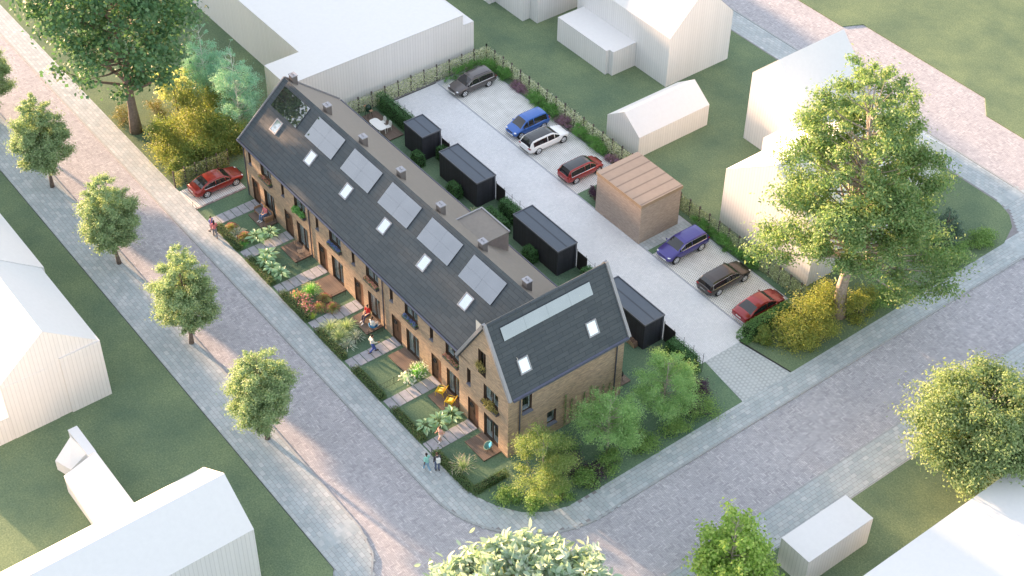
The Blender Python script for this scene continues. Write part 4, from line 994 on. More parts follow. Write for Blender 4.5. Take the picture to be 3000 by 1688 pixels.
BLK, BLOND, BRN = ('black', (.015, .012, .012)), ('blond', (.42, .24, .09)), ('brown', (.07, .04, .025))
SW = ('white', (.75, .75, .75)); SD = ('dark', (.05, .04, .04)); ST = ('tan', (.30, .20, .13))
person('woman with long dark hair in a pink top on the sidewalk by the first hedge', 3.30, -5.30, 0, R(160), dict(WALK), TAN, ('coral', (.66, .20, .20)), GREY, ST, BLK, 1.06, 'long', .9)
person('person with dark hair in a blue top, half hidden behind the woman in pink', 2.62, -5.22, 0, R(20), dict(WALK, er=(.1, -.2, 1.3), wr=(.12, -.1, 1.55)), PALE, BLUE, GREY, SD, BLK, 1.04, 'short', .5)
person('blond woman in a pink shirt and blue jeans seated on the wooden sofa', 3.86, -.66, .16, R(-85), dict(SIT), PALE, PINK, JEAN, SW, BLOND, 1.08, 'long', .5)
person('person in a red open shirt seated on the deck with dark trousers and white shoes', 19.62, -.55, .16, R(-75), dict(SIT, al=(.66, .10, .09), ar=(.50, -.14, .09)), PALE, RED, NAVY, SW, BLK, 1.08, 'bun', .5)
person('person in a white shirt with a long dark ponytail seated on the deck', 20.95, -.95, .16, R(110), dict(SIT), TAN, WHITE, WHITE, SW, BLK, 1.04, 'pony', .9)
person('man in a long white shirt and blue jeans walking along a garden path', 23.0, -2.35, .065, R(75), dict(WALK, er=(.12, -.24, 1.16), wr=(.36, -.20, 1.10)), TAN, ('cream', (.74, .72, .66)), ('bluejean', (.06, .10, .36)), SD, BLK, 1.10, 'short', .95)
person('woman jogging along the last garden path in light shorts', 33.95, -3.55, .065, R(-80), dict(JOG), PALE, ('blush', (.66, .38, .32)), ('sand', (.55, .50, .44)), SW, BRN, 1.06, 'bun', 0, 'short')
def pack(p, V):
    m = MB(); m.obox((-.20, 0, 1.22), (.085, 0, 0), (0, .14, 0), (0, 0, .20)); m.obox((-.29, 0, 1.14), (.025, 0, 0), (0, .10, 0), (0, 0, .09)); o = m.build('backpack_body', WHITE and plain('canvas_white', (.72, .72, .70), .8), None, bevel=.03)
    e = empty('backpack', (0, 0, 0), 'white backpack on the back of the person walking by the corner hedge', 'backpack'); e.matrix_world = Matrix.Translation(p.location) @ Matrix.Rotation(p.rotation_euler.z, 4, 'Z') @ Matrix.Diagonal((*p.scale, 1)); o.parent = e
    for sg in (1, -1):
        q = MB(); q.tube([(-.14, sg * .10, 1.40), (-.02, sg * .11, 1.48), (.14, sg * .11, 1.32), (.06, sg * .13, 1.08), (-.14, sg * .12, 1.04)], .018, 6); q.build('strap', plain('canvas_grey', (.30, .30, .32), .8), e)
person('person with short dark hair in a mint green shirt and pale jeans on the sidewalk', 35.55, -5.95, 0, R(178), dict(WALK), BROWN, TEAL, ('palejean', (.22, .36, .50)), SW, BLK, 1.10, 'short', .4)
person('person in dark clothes wearing a white backpack beside the corner hedge', 35.95, -5.30, 0, R(165), dict(STAND, kl=(.08, .1, .5), al=(.06, .1, .08)), PALE, DARK, ('slate', (.10, .13, .22)), SD, BRN, 1.10, 'short', .95, extra=pack)
# ---------------------------------------------------------------- garden furniture
M_wood = plain('sofa_wood', (.34, .21, .13), .6); M_cush = plain('grey_cushion', (.17, .18, .21), .9); M_yel = plain('yellow_metal', (.72, .52, .03), .4, var=.05); M_ycush = plain('yellow_cushion', (.62, .46, .10), .9, var=.2, scale=14)
M_plas = plain('white_plastic', (.78, .78, .75), .4, var=.02)
f = empty('garden_sofa', (3.5, -.62, .16), 'wooden garden sofa with dark grey cushions on the first deck', 'sofa')
MB().box((-.95, -.42, .22), (.95, .40, .30)).build('seat', M_wood, f); MB().box((-.95, .34, .30), (.95, .42, .82)).build('backrest', M_wood, f, bevel=.01)
for sx in (-1, 1): MB().box((sx * .95, -.42, .0), (sx * .88, .34, .62)).build('armrest', M_wood, f, bevel=.01)
for sx in (-1, 1): MB().box((sx * .44 - .41, -.40, .31), (sx * .44 + .41, .20, .44)).build('seat_cushion', M_cush, f, bevel=.03)
for sx in (-1, 1): MB().obox((sx * .44, .27, .62), (.40, 0, 0), (0, .06, .02), (0, -.05, .20)).build('back_cushion', M_cush, f, bevel=.03)
def wire_chair(x, y, rz, label):
    f = empty('wire_chair', (x, y, .16), label, 'chair', 'thin black wire chairs', rz); r = .010
    for sx in (-1, 1):
        m = MB(); m.tube([(sx * .26, -.26, 0), (sx * .26, -.25, .44), (sx * .26, .22, .42), (sx * .27, .36, .92)], r, 5); m.build('side_frame', M_iron, f); m = MB(); m.tube([(sx * .26, .24, .42), (sx * .27, .30, 0)], r, 5); m.build('leg', M_iron, f)
    m = MB()
    for i in range(9): m.tube([(-.26, -.24 + .056 * i, .435), (.26, -.24 + .056 * i, .435)], .006, 4)
    m.build('seat', M_iron, f); m = MB()
    for i in range(6): m.tube([(-.265, .24 + .022 * i, .50 + .08 * i), (.265, .24 + .022 * i, .50 + .08 * i)], .006, 4)
    m.build('backrest', M_iron, f)
wire_chair(8.45, -.55, R(-60), 'thin black wire chair nearer the glass door'); wire_chair(9.75, -.75, R(-20), 'thin black wire chair nearer the downpipe')
def arm_chair(x, y, rz, label):
    f = empty('yellow_armchair', (x, y, .16), label, 'armchair', 'yellow metal armchairs', rz)
    m = MB()
    for i in range(9): m.obox((0, -.30 + .068 * i, .43 - .012 * i), (.29, 0, 0), (0, .027, -.005), (0, 0, .012))
    m.build('seat', M_yel, f); m = MB()
    for i in range(8): m.obox((0, .30 + .028 * i, .42 + .062 * i), (.29, 0, 0), (0, .012, -.005), (0, .012, .026))
    m.build('backrest', M_yel, f)
    for sx in (-1, 1):
        m = MB(); m.tube([(sx * .31, -.33, 0), (sx * .31, -.31, .43), (sx * .32, -.27, .62), (sx * .32, .18, .64), (sx * .31, .42, .64)], .020, 6); m.build('armrest', M_yel, f)
        m = MB(); m.tube([(sx * .29, .36, 0), (sx * .29, .27, .38), (sx * .29, .52, .92)], .020, 6); m.build('rear_leg', M_yel, f)
    m = MB(); m.tube([(-.31, -.33, .43), (.31, -.33, .43)], .018, 6); m.build('front_rail', M_yel, f)
    c = MB(); c.obox((0, .10, .54), (.23, 0, 0), (0, .19, .06), (0, -.03, .06)); o = c.build('cushion_pad', M_ycush, None, True, bevel=.05)
    e = empty('cushion', (x, y, .16), 'mustard striped cushion lying on the ' + label.split(',')[0], 'cushion', 'cushions on the yellow armchairs', rz); o.parent = e
arm_chair(29.95, -.72, R(-60), 'yellow armchair beside the slab path, farther from the gabled house'); arm_chair(31.25, -.78, R(-60), 'yellow armchair against the gabled house wall, nearer the large leaved plants')
def bowl_chair(x, y, z, rz, col, cc, label, clabel, tilt=35, ring=False):
    f = empty('bowl_chair', (x, y, z), label, 'chair', 'round bowl chairs', rz)
    m = MB(); m.lathe([(.05, .02), (.18, .05), (.30, .14), (.37, .28), (.385, .28), (.31, .12), (.19, .03), (.05, .0)], n=20); m.xform(Matrix.Translation((0, .05, .30)) @ Matrix.Rotation(R(tilt), 4, 'X')); m.build('seat', plain('bowl_' + col[0], col[1], .5), f, True)
    m = MB()
    for a in (40, 140, 220, 320): m.tube([(math.cos(R(a)) * .40, math.sin(R(a)) * .36, 0), (math.cos(R(a)) * .14, math.sin(R(a)) * .14 + .05, .33)], .012, 6)
    m.build('legs', M_iron, f)
    if cc:
        c = MB(); c.obox((0, .10, .52), (.20, 0, 0), (0, .10, .14), (0, -.05, .045)); o = c.build('cushion_pad', plain('cushion_' + cc[0], cc[1], .9), None, True, bevel=.05)
        e = empty('cushion', (x, y, z), clabel, 'cushion', None, rz); o.parent = e
bowl_chair(36.72, -1.15, .16, R(-30), ('green', (.10, .22, .19)), ('blue', (.03, .25, .45)), 'round dark green bowl chair alone on the deck of the gabled house', 'blue cushion in the dark green bowl chair')
bowl_chair(19.62, -.55, .16, R(15), ('straw', (.45, .36, .18)), None, 'straw coloured bowl chair under the person in red', '', 20)
bowl_chair(20.95, -.95, .16, R(200), ('azure', (.03, .20, .42)), None, 'bright blue bowl chair under the person with the ponytail', '', 20)
# rear deck
d = empty('wooden_deck', (-1.4, 15.05, 0), 'brown deck behind the row carrying the white table and the dark barbecue', 'deck'); MB().box((-2.3, -.78, .06), (2.3, .78, .13)).build('deck_boards', M_deck, d)
t = empty('garden_table', (-.95, 14.25, .13), 'white oblong garden table on the rear deck', 'table')
m = MB(); m.prism([(math.copysign(abs(math.cos(a)) ** .5, math.cos(a)) * 1.0, math.copysign(abs(math.sin(a)) ** .5, math.sin(a)) * .48) for a in [2 * PI * i / 28 for i in range(28)]], .70, .74); m.build('tabletop', M_plas, t)
for sx in (-1, 1):
    for sy in (-1, 1): MB().obox((sx * .72, sy * .30, .35), (.035, 0, sx * .0), (0, .035, 0), (-sx * .06, 0, .35)).build('leg', M_plas, t)
def pl_chair(x, y, label):
    f = empty('white_chair', (x, y, .13), label, 'chair', 'white garden chairs', 0)
    MB().box((-.22, -.22, .42), (.22, .22, .45)).build('seat', M_plas, f, bevel=.01)
    m = MB()
    for i in range(5): m.obox((-.17 + .085 * i, .25, .68), (.022, 0, 0), (0, .012, 0), (0, .03, .20))
    m.tube([(-.20, .21, .46), (-.22, .28, .80), (-.12, .30, .94), (.12, .30, .94), (.22, .28, .80), (.20, .21, .46)], .022, 6); m.build('backrest', M_plas, f)
    for sx in (-1, 1):
        for sy in (-1, 1): m = MB(); m.tube([(sx * .19, sy * .19, .43), (sx * .22, sy * .24, 0)], .022, 6); m.build('leg', M_plas, f)
pl_chair(-1.30, 14.98, 'white slatted chair at the white table, nearer the barbecue'); pl_chair(-.45, 15.02, 'white slatted chair at the white table, nearer the small black shed')
g = empty('egg_barbecue', (-3.3, 14.75, .13), 'dark green egg shaped barbecue on a stand at the end of the rear deck', 'barbecue')
m = MB(); m.lathe([(.05, .62), (.22, .64), (.29, .76), (.31, .90), (.305, .97)], n=18); m.build('bowl', plain('egg_green', (.01, .035, .022), .2), g, True)
m = MB(); m.lathe([(.305, .98), (.29, 1.10), (.22, 1.24), (.10, 1.31), (.05, 1.36), (0, 1.37)], n=18); m.build('lid', plain('egg_green', (.01, .035, .022), .2), g, True)
m = MB()
for a in (45, 135, 225, 315): m.tube([(math.cos(R(a)) * .24, math.sin(R(a)) * .24, .70), (math.cos(R(a)) * .36, math.sin(R(a)) * .36, 0)], .02, 6)
m.build('stand', M_iron, g)
for sx in (-1, 1): MB().box((sx * .34, -.16, .93), (sx * .62, .16, .96)).build('side_shelf', M_wood, g)
d = empty('wooden_deck', (36.7, 11.2, 0), 'small brown deck at the back corner of the gabled house under the kettle barbecue', 'deck'); MB().box((-.9, -.8, .05), (.85, .75, .12)).build('deck_boards', M_deck, d)
g = empty('kettle_barbecue', (37.0, 11.25, .12), 'black kettle barbecue by the back corner of the gabled house', 'barbecue')
m = MB(); m.lathe([(.04, .40), (.22, .46), (.30, .60), (.31, .66)], n=18); m.build('bowl', plain('enamel_black', (.012, .012, .014), .12), g, True)
m = MB(); m.lathe([(.31, .67), (.28, .80), (.16, .90), (0, .93)], n=18); m.tube([(-.05, 0, .92), (-.04, 0, .98), (.04, 0, .98), (.05, 0, .92)], .012, 5); m.build('lid', plain('enamel_black', (.012, .012, .014), .12), g, True)
m = MB()
for a in (30, 150, 270): m.tube([(math.cos(R(a)) * .2, math.sin(R(a)) * .2, .46), (math.cos(R(a)) * .30, math.sin(R(a)) * .30, 0)], .014, 5)
m.build('legs', M_iron, g)
# firewood: every log a thing
random.seed(4); M_log = plain('log_bark', (.16, .105, .075), .9, var=.3, scale=9); M_logend = plain('log_end', (.50, .37, .25), .9, var=.2, scale=20)
nlog = 0; 
def log(x, y, z, r):
    m = MB(); n = 9; L = .19 + random.uniform(0, .04); pr_ = [(math.cos(2 * PI * i / n) * r * random.uniform(.88, 1.1), math.sin(2 * PI * i / n) * r * random.uniform(.88, 1.1)) for i in range(n)]
    m.prism([(a, b) for a, b in pr_], -L, L, 0, 1); m.xform(Matrix.Rotation(PI / 2, 4, 'X')); o = m.build('firewood_log', [M_log, M_logend]); o.location = (x, y, z)
    tag(o, 'short split firewood log in the stack along the black shed', 'log', 'firewood logs stacked by the shed')
for lay in range(3):
    x = 32.7 + .06 * lay
    while x < 34.9 - .08 * lay:
        r = random.uniform(.075, .11); log(x + r, 14.72 + random.uniform(-.03, .03), .10 + lay * .17, r); x += 2 * r
# ---------------------------------------------------------------- vegetation
def bigleafobj(name, P, N, T, size, m, parent, aspect=.42, fold=.18, droop=.15, rng=None):
    """broad leaves: two folded halves along a midrib"""
    rng = rng or np.random.default_rng(2); n = len(P)
    N = N / np.linalg.norm(N, axis=1, keepdims=True); T = T - N * (T * N).sum(1, keepdims=True); T /= np.maximum(np.linalg.norm(T, axis=1, keepdims=True), 1e-6); B = np.cross(N, T)
    sz = ((np.full(n, size) if np.isscalar(size) else size) * rng.uniform(.75, 1.2, n))[:, None]; hw = sz * aspect * .5
    V = np.empty((n, 6, 3)); V[:, 0] = P; V[:, 1] = P + T * sz - N * sz * droop
    V[:, 2] = P + T * sz * .30 + B * hw * .85 + N * hw * fold; V[:, 3] = P + T * sz * .68 + B * hw * .80 + N * (hw * fold - sz * droop * .4)
    V[:, 4] = P + T * sz * .30 - B * hw * .85 + N * hw * fold; V[:, 5] = P + T * sz * .68 - B * hw * .80 + N * (hw * fold - sz * droop * .4)
    me = bpy.data.meshes.new(name); me.vertices.add(6 * n); me.vertices.foreach_set('co', V.astype(np.float32).ravel())
    idx = (np.arange(n)[:, None] * 6 + np.array([[0, 2, 3, 1, 0, 1, 5, 4]])).astype(np.int32)
    me.loops.add(8 * n); me.loops.foreach_set('vertex_index', idx.ravel()); me.polygons.add(2 * n)
    me.polygons.foreach_set('loop_start', np.arange(0, 8 * n, 4, dtype=np.int32)); me.polygons.foreach_set('loop_total', np.full(2 * n, 4, dtype=np.int32))
    me.materials.append(m); me.update(calc_edges=True); o = bpy.data.objects.new(name, me); COL.objects.link(o); o.parent = parent; return o
def sphere_pts(rng, n):
    d = rng.normal(size=(n, 3)); return d / np.linalg.norm(d, axis=1, keepdims=True)
def clump_leaves(rng, C_, Rr, per, flat=.8, up=.45, soft=.55, axis=None):
    """leaves spread softly round each twig end, drawn out along the twig, so that edges feather out"""
    P, N = [], []
    for c, r in zip(C_, Rr):
        n = max(3, int(per * (r / np.mean(Rr)) ** 2)); q = rng.normal(size=(n, 3)) * r * soft
        o = np.array([c[0], c[1], 0.0]); o = o / max(np.linalg.norm(o), .3); q += np.outer(rng.normal(size=n) * r * .45, o + np.array([0, 0, .15])); q[:, 2] *= flat
        d = q / np.maximum(np.linalg.norm(q, axis=1, keepdims=True), 1e-6)
        P.append(c + q); N.append(d * .5 + rng.normal(size=(n, 3)) * .5 + np.array([0, 0, up]))
    return np.concatenate(P), np.concatenate(N)
def tree(name, label, x, y, h, z0, Rm, prof, ncl, per, leaf, ml, bark, tr, group=None, seed=1, asp=.55, cr=.30, lean=(0, 0), limbs=.5, cat='tree', big=False, flat=.75, soft=.46, sq=.5, squash=(1, 1), extra=()):
    rng = np.random.default_rng(seed); t = empty(name, (x, y, 0), label, cat, group)
    u = rng.uniform(0, 1, ncl * 6); keep = rng.uniform(0, 1, ncl * 6) < np.array([prof(v) for v in u]) ** 1.3; u = u[keep][:ncl]
    a = rng.uniform(0, 2 * PI, len(u)); rad = np.array([prof(v) for v in u]) * Rm * rng.uniform(.12, 1, len(u)) ** sq
    C_ = np.stack([np.cos(a) * rad * squash[0] + lean[0] * u, np.sin(a) * rad * squash[1] + lean[1] * u, z0 + u * (h - z0)], 1)
    Rr = Rm * cr * rng.uniform(.55, 1.25, len(u)) * np.array([max(.45, prof(v)) for v in u])
    if len(extra): C_ = np.concatenate([C_, np.array([q[:3] for q in extra])]); Rr = np.concatenate([Rr, np.array([q[3] for q in extra])])
    m = MB(); top = .86 * h; nseg = 7; tp = []
    for i in range(nseg + 1):
        f = i / nseg; tp.append((lean[0] * max(0, (f * top - z0) / (h - z0)) + rng.normal() * tr * .25 * (f > .1), lean[1] * max(0, (f * top - z0) / (h - z0)) + rng.normal() * tr * .25 * (f > .1), f * top))
    m.tube(tp, [tr * (1.25 if i == 0 else 1.0 - .86 * (i / nseg) ** .8) for i in range(nseg + 1)], 9)
    for c, r in zip(C_, Rr):
        if rng.uniform() > limbs: continue
        hz = max(z0 * .75, c[2] - (math.hypot(c[0], c[1]) * rng.uniform(.35, .9)) - .1); hz = min(hz, top * .97); f = hz / top
        i = min(int(f * nseg), nseg - 1); q = f * nseg - i; s = Vector(tp[i]).lerp(Vector(tp[i + 1]), q); e = Vector(c); md = s.lerp(e, .5) + Vector((rng.normal() * .12, rng.normal() * .12, -.04 * (e - s).length)) * 1.0
        r0 = tr * (.40 - .28 * f); m.tube([s, md, e], [max(.018, r0), max(.014, r0 * .6), .01], 5, cap=False)
    m.build('trunk', bark, t, True)
    P, N = clump_leaves(rng, C_, Rr, per, flat, soft=soft)
    if big: bigleafobj('crown', P, N, rng.normal(size=P.shape) + (P - np.array([0, 0, z0])) * .12, leaf, ml, t, asp, rng=rng)
    else: leafobj('crown', P, N, leaf, ml, t, asp, .12, rng)
    return t
EGG = lambda v: max(0.0, math.sin(PI * min(1, (v * .90 + .10)) ** .72)) ** .62
BALL = lambda v: math.sqrt(max(0, 1 - (2 * v - 1) ** 2 * .96))
CONE = lambda v: (1 - v) ** .62 * min(1, v * 6 + .45)
DOME = lambda v: math.sqrt(max(0, 1 - v * v * .97)) * min(1, .62 + v * 2)
L_street = leafmat('street_leaf', [(.13, .185, .09), (.165, .22, .11), (.10, .15, .075), (.21, .25, .13)], .36)
L_plane = leafmat('plane_leaf', [(.035, .085, .035), (.05, .11, .045), (.025, .065, .03), (.075, .13, .06)], .35)
L_ash = leafmat('ash_leaf', [(.085, .145, .05), (.115, .18, .065), (.06, .11, .04), (.15, .20, .08), (.18, .21, .09), (.095, .155, .055)], .40)
L_pale = leafmat('pale_birch_leaf', [(.14, .26, .19), (.18, .31, .235), (.11, .22, .155)], .28)
L_yel = leafmat('yellow_shrub_leaf', [(.135, .155, .03), (.18, .185, .038), (.10, .13, .028), (.21, .20, .045), (.08, .115, .028)], .40)
L_yelg = leafmat('yellow_green_shrub_leaf', [(.085, .13, .028), (.125, .155, .035), (.06, .105, .025), (.16, .17, .04)], .40)
L_birch = leafmat('garden_tree_leaf', [(.125, .225, .08), (.17, .27, .105), (.095, .18, .06), (.22, .31, .13)], .38)
L_birchy = leafmat('lit_tree_leaf', [(.10, .15, .04), (.14, .18, .05), (.075, .125, .035), (.18, .205, .08)], .42)
L_shrub = leafmat('shrub_leaf', [(.085, .155, .04), (.115, .19, .05), (.06, .12, .032), (.15, .22, .065)], .35)
L_hedge = leafmat('hedge_leaf', [(.028, .085, .022), (.04, .11, .03), (.02, .065, .018)], .25)
L_hedgel = leafmat('low_hedge_leaf', [(.035, .075, .022), (.05, .10, .028), (.028, .055, .02), (.07, .09, .03)], .25)
L_purple = leafmat('purple_leaf', [(.03, .014, .03), (.05, .02, .045), (.018, .01, .02)], .2)
L_heath = leafmat('heather', [(.36, .20, .32), (.44, .26, .38), (.30, .18, .24), (.24, .22, .14)], .25, raw=True)
L_ground = leafmat('ground_shrub', [(.16, .36, .09), (.22, .44, .12), (.11, .28, .07)], .3, raw=True)
L_ivy = leafmat('variegated_ivy', [(.22, .30, .12), (.80, .80, .66), (.34, .42, .18), (.85, .85, .74), (.62, .66, .38), (.76, .76, .58)], .25, raw=True)
L_ivyd = leafmat('green_ivy', [(.24, .31, .15), (.60, .66, .44), (.18, .24, .11), (.42, .48, .26)], .25, raw=True)
L_maple = leafmat('maple_leaf', [(.13, .21, .04), (.17, .25, .055), (.10, .17, .035), (.22, .28, .08)], .4)
L_bigpale = leafmat('pale_broad_leaf', raw=True, cols=[(.38, .50, .38), (.48, .58, .48), (.28, .40, .26), (.60, .66, .58)], trans=.3)
L_robin = leafmat('robinia_leaf', [(.10, .145, .06), (.13, .175, .075), (.075, .115, .045), (.165, .20, .095)], .4)
L_hosta = leafmat('hosta_leaf', [(.36, .56, .36), (.44, .64, .44), (.29, .48, .29)], .3, .4, raw=True)
L_pine = leafmat('pine_needle', [(.04, .075, .05), (.055, .095, .065), (.03, .055, .04)], .2)
stl = ['street tree at the upper left, its trunk on the paving by the first sunlit strip', 'street tree second from the top, opposite the parked red sedan', 'street tree with the widest crown, opposite the middle of the row', 'lowest and last street tree, opposite the gabled house end']
proto = []
for i, (x, y, h) in enumerate(((-11.37, -13.45, 9.9), (1.4, -13.4, 9.6), (13.45, -13.2, 10.2), (25.8, -13.6, 9.7))):
    tree('street_tree', stl[i], x, y, h, 2.5, 2.25, EGG, 180, 330, .16, L_street, M_bark, .17, 'street trees on the left pavement', 10 + i, .5, .25, flat=.85, limbs=.4, soft=.42)
o = copy_tree(bpy.data.objects['street_tree']); o.location = (-23.6, -13.5, 0); o['label'] = 'street tree cut off by the left edge of the picture'
tree('plane_tree', 'big dark green tree with large leaves at the top left', -14.3, -3.7, 22, 5.4, 7.2, BALL, 135, 150, .36, L_plane, M_bark, .50, None, 21, .85, .21, flat=.8, limbs=.6, soft=.5)
low = [(1.3, 4.6, 6.2, 1.2), (3.2, 4.6, 6.0, 1.25), (5.2, 4.8, 5.8, 1.25), (3.2, 1.9, 5.8, 1.15), (5.0, 2.8, 5.0, 1.2), (6.2, 4.2, 5.2, 1.15), (4.6, .9, 5.2, 1.1), (1.2, 2.4, 6.6, 1.1), (5.2, 6.4, 6.2, 1.2), (3.0, 6.2, 7.2, 1.3), (2.0, 3.2, 7.6, 1.2), (4.4, 4.4, 7.4, 1.2),
       (-4.4, -5.6, 6.8, 1.1), (-4.9, -4.0, 7.0, 1.1), (-4.4, -2.9, 7.2, 1.1), (-3.2, -2.2, 7.2, 1.0), (-2.6, -4.8, 7.0, 1.0), (-2.1, -1.9, 7.2, 1.0), (-5.6, -3.4, 7.2, 1.1), (-3.6, -5.0, 8.2, 1.1)]
tree('ash_tree', 'tallest tree on the right with thick pale trunk, in front of the white houses', 42.0, 30.4, 23.0, 8.6, 6.8, lambda v: (1 - v ** 2.0 * .80) ** .8 * min(1, .62 + v * 2.2) * (.86 + .14 * math.sin(v * 26)), 250, 270, .29, L_ash, M_barkp, .55, None, 22, .42, .185, lean=(-1.8, .8), limbs=.55, flat=.66, sq=.42, soft=.44, extra=low)
tree('robinia_tree', 'spreading tree with arching limbs at the lower right edge', 60.2, 24.4, 11.0, 2.4, 4.3, BALL, 190, 300, .24, L_robin, M_bark, .34, None, 23, .5, .25, limbs=.6, flat=.7)
tree('maple_tree', 'young bright green tree with pale twigs beside the small white box garage', 56.6, 4.1, 9.2, 1.0, 3.1, CONE, 110, 130, .24, L_maple, M_barkp, .13, None, 24, .8, .30, limbs=.9)
tree('broadleaf_tree', 'pale tree with very large leaves at the bottom edge of the picture', 54.0, -11.4, 11.4, 3.0, 5.2, BALL, 200, 95, .68, L_bigpale, M_bark, .3, None, 25, .45, .20, big=True, soft=.36)
tree('garden_tree', 'small sunlit yellow green tree at the front corner of the gabled house', 42.2, -.55, 7.0, 1.5, 2.15, EGG, 70, 300, .14, L_birchy, M_barkp, .12, 'feathery garden trees beside the gabled house', 26, .38, .28)
tree('garden_tree', 'feathery green tree beside the middle of the brown side wall, pale trunk showing', 42.2, 5.6, 7.0, 1.9, 2.2, EGG, 70, 320, .14, L_birch, M_barkp, .12, 'feathery garden trees beside the gabled house', 27, .30, .28)
tree('garden_tree', 'feathery green tree nearest the grey driveway entrance', 41.7, 11.6, 6.6, 1.7, 2.3, EGG, 75, 320, .14, L_birch, M_barkp, .11, 'feathery garden trees beside the gabled house', 28, .30, .28)
tree('pale_birch', 'pale mint green birch next to the top corner of the dark roof', -8.5, 4.0, 10.2, .9, 2.0, EGG, 110, 190, .11, L_pale, M_barkw, .10, 'pale mint birches', 29, .6, .26, limbs=.9)
tree('pale_birch', 'pale mint green birch nearer the big dark tree', -15.0, 4.2, 8.8, .8, 1.8, EGG, 95, 180, .11, L_pale, M_barkw, .09, 'pale mint birches', 30, .6, .26, limbs=.9)
tree('pale_shrub', 'small cream coloured tree between the big dark tree and the birches', -15.2, 1.0, 5.2, .6, 1.7, BALL, 45, 90, .20, leafmat('cream_leaf', [(.34, .36, .16), (.42, .42, .22), (.26, .30, .12)], .35), M_bark, .08, None, 31, .6, .3)
def shrub(name, label, x, y, wx, wy, h, n, size, ml, group=None, seed=1, cat='shrub', asp=.5, ncl=None, z=0.0, prof=DOME):
    rng = np.random.default_rng(seed); t = empty(name, (x, y, z), label, cat, group); ncl = ncl or max(10, int(18 * max(wx, wy)))
    u = rng.uniform(.06, .88, ncl); a = rng.uniform(0, 2 * PI, ncl); rr = np.array([prof(v) for v in u]) * rng.uniform(.05, 1, ncl) ** .5 * .80
    C_ = np.stack([np.cos(a) * rr * wx, np.sin(a) * rr * wy, u * h], 1); Rr = min(wx, wy, h) * .34 * rng.uniform(.6, 1.3, ncl)
    P, N = clump_leaves(rng, C_, Rr, n // ncl, .8, .5); P[:, 2] = np.abs(P[:, 2]) + .02
    leafobj('foliage', P, N, size, ml, t, asp, .12, rng)
    m = MB()
    for i in range(0, ncl, max(1, ncl // 9)): m.tube([(C_[i][0] * .15, C_[i][1] * .15, 0), tuple(C_[i] * .6), tuple(C_[i])], [.03, .02, .01], 5, cap=False)
    m.build('stems', M_bark, t)
    return t
G = 'yellow green bushes behind the ivy fence'
for i, (x, y, wx, wy, h, lab) in enumerate(((-9.0, -2.9, 2.4, 2.0, 2.6, 'yellow green bush nearest the street behind the ivy fence'), (-9.6, .2, 2.3, 2.2, 3.4, 'tall golden bush below the cream coloured tree'), (-6.6, -1.0, 2.0, 2.6, 2.2, 'low green bush directly behind the ivy fence'), (-6.4, 2.3, 1.8, 2.2, 2.8, 'green bush against the corner of the dark roof'), (-12.2, 1.2, 1.9, 1.9, 3.6, 'orange tinged bush right of the big dark trunk'), (-11.2, -2.3, 1.8, 1.7, 2.4, 'golden bush right at the foot of the big dark trunk'), (-7.9, 1.2, 1.9, 1.9, 3.0, 'golden green bush in the middle of the group'), (-6.2, -3.2, 1.2, 1.5, 1.6, 'lowest bush beside the street end of the ivy fence'), (-12.6, 4.0, 1.8, 1.8, 2.6, 'green bush at the foot of the birches'))):
    shrub('golden_bush', lab, x, y, wx, wy, h * 1.08, 6500, .15, L_yel if i in (1, 4, 0) else L_yelg, G, 40 + i)
for i, (x, y, lab) in enumerate(((-16.4, -4.0, 'dark spiky shrub left of the big dark trunk'), (-15.6, -.9, 'dark spiky shrub right behind the big dark trunk'))):
    shrub('dark_shrub', lab, x, y, 1.3, 1.1, 1.6, 1100, .22, leafmat('dark_spiky_leaf', [(.09, .085, .02), (.06, .06, .02), (.14, .12, .03)], .3), 'dark spiky shrubs under the big tree', 50 + i, asp=.2)
G = 'golden bushes around the tall pale trunk'
for i, (x, y, wx, wy, h, lab) in enumerate(((42.0, 24.9, 2.0, 1.9, 2.7, 'golden bush nearest the driveway entrance grass'), (41.7, 27.3, 2.1, 2.0, 3.3, 'golden bush beside the clipped hedge'), (43.2, 26.8, 1.3, 2.2, 2.2, 'golden bush at the edge of the sidewalk'), (40.9, 29.7, 1.7, 1.5, 3.2, 'golden bush at the end of the ivy fence'), (43.0, 31.8, 1.3, 2.1, 2.8, 'golden bush just right of the tall pale trunk'), (40.3, 23.3, .9, .9, 1.4, 'small green bush between the clipped hedge and the entrance grass'))):
    shrub('golden_bush', lab, x, y, wx, wy, h, 5200, .15, L_yel if i != 5 else L_yelg, G, 60 + i)
for i, (x, y, wx, wy, h, lab) in enumerate(((43.0, 34.6, 1.1, 1.9, 1.5, 'green bush under the big tree beside the sidewalk'), (42.9, 43.2, 1.0, 2.2, 1.2, 'low green bush at the sidewalk below the dark conifer'), (43.0, 47.0, 1.0, 1.6, 1.1, 'low green bush at the far curved corner of the sidewalk'))):
    shrub('green_bush', lab, x, y, wx * 1.15, wy * 1.15, h * 1.2, 3200, .14, L_shrub, 'green bushes along the right sidewalk', 70 + i)
tree('conifer', 'dark grey green conifer at the right rim of the big tree crown', 41.2, 44.0, 4.4, .3, 1.7, CONE, 70, 90, .24, L_pine, M_bark, .10, None, 76, .2, .28)
G = 'green bushes at the side of the gabled house'
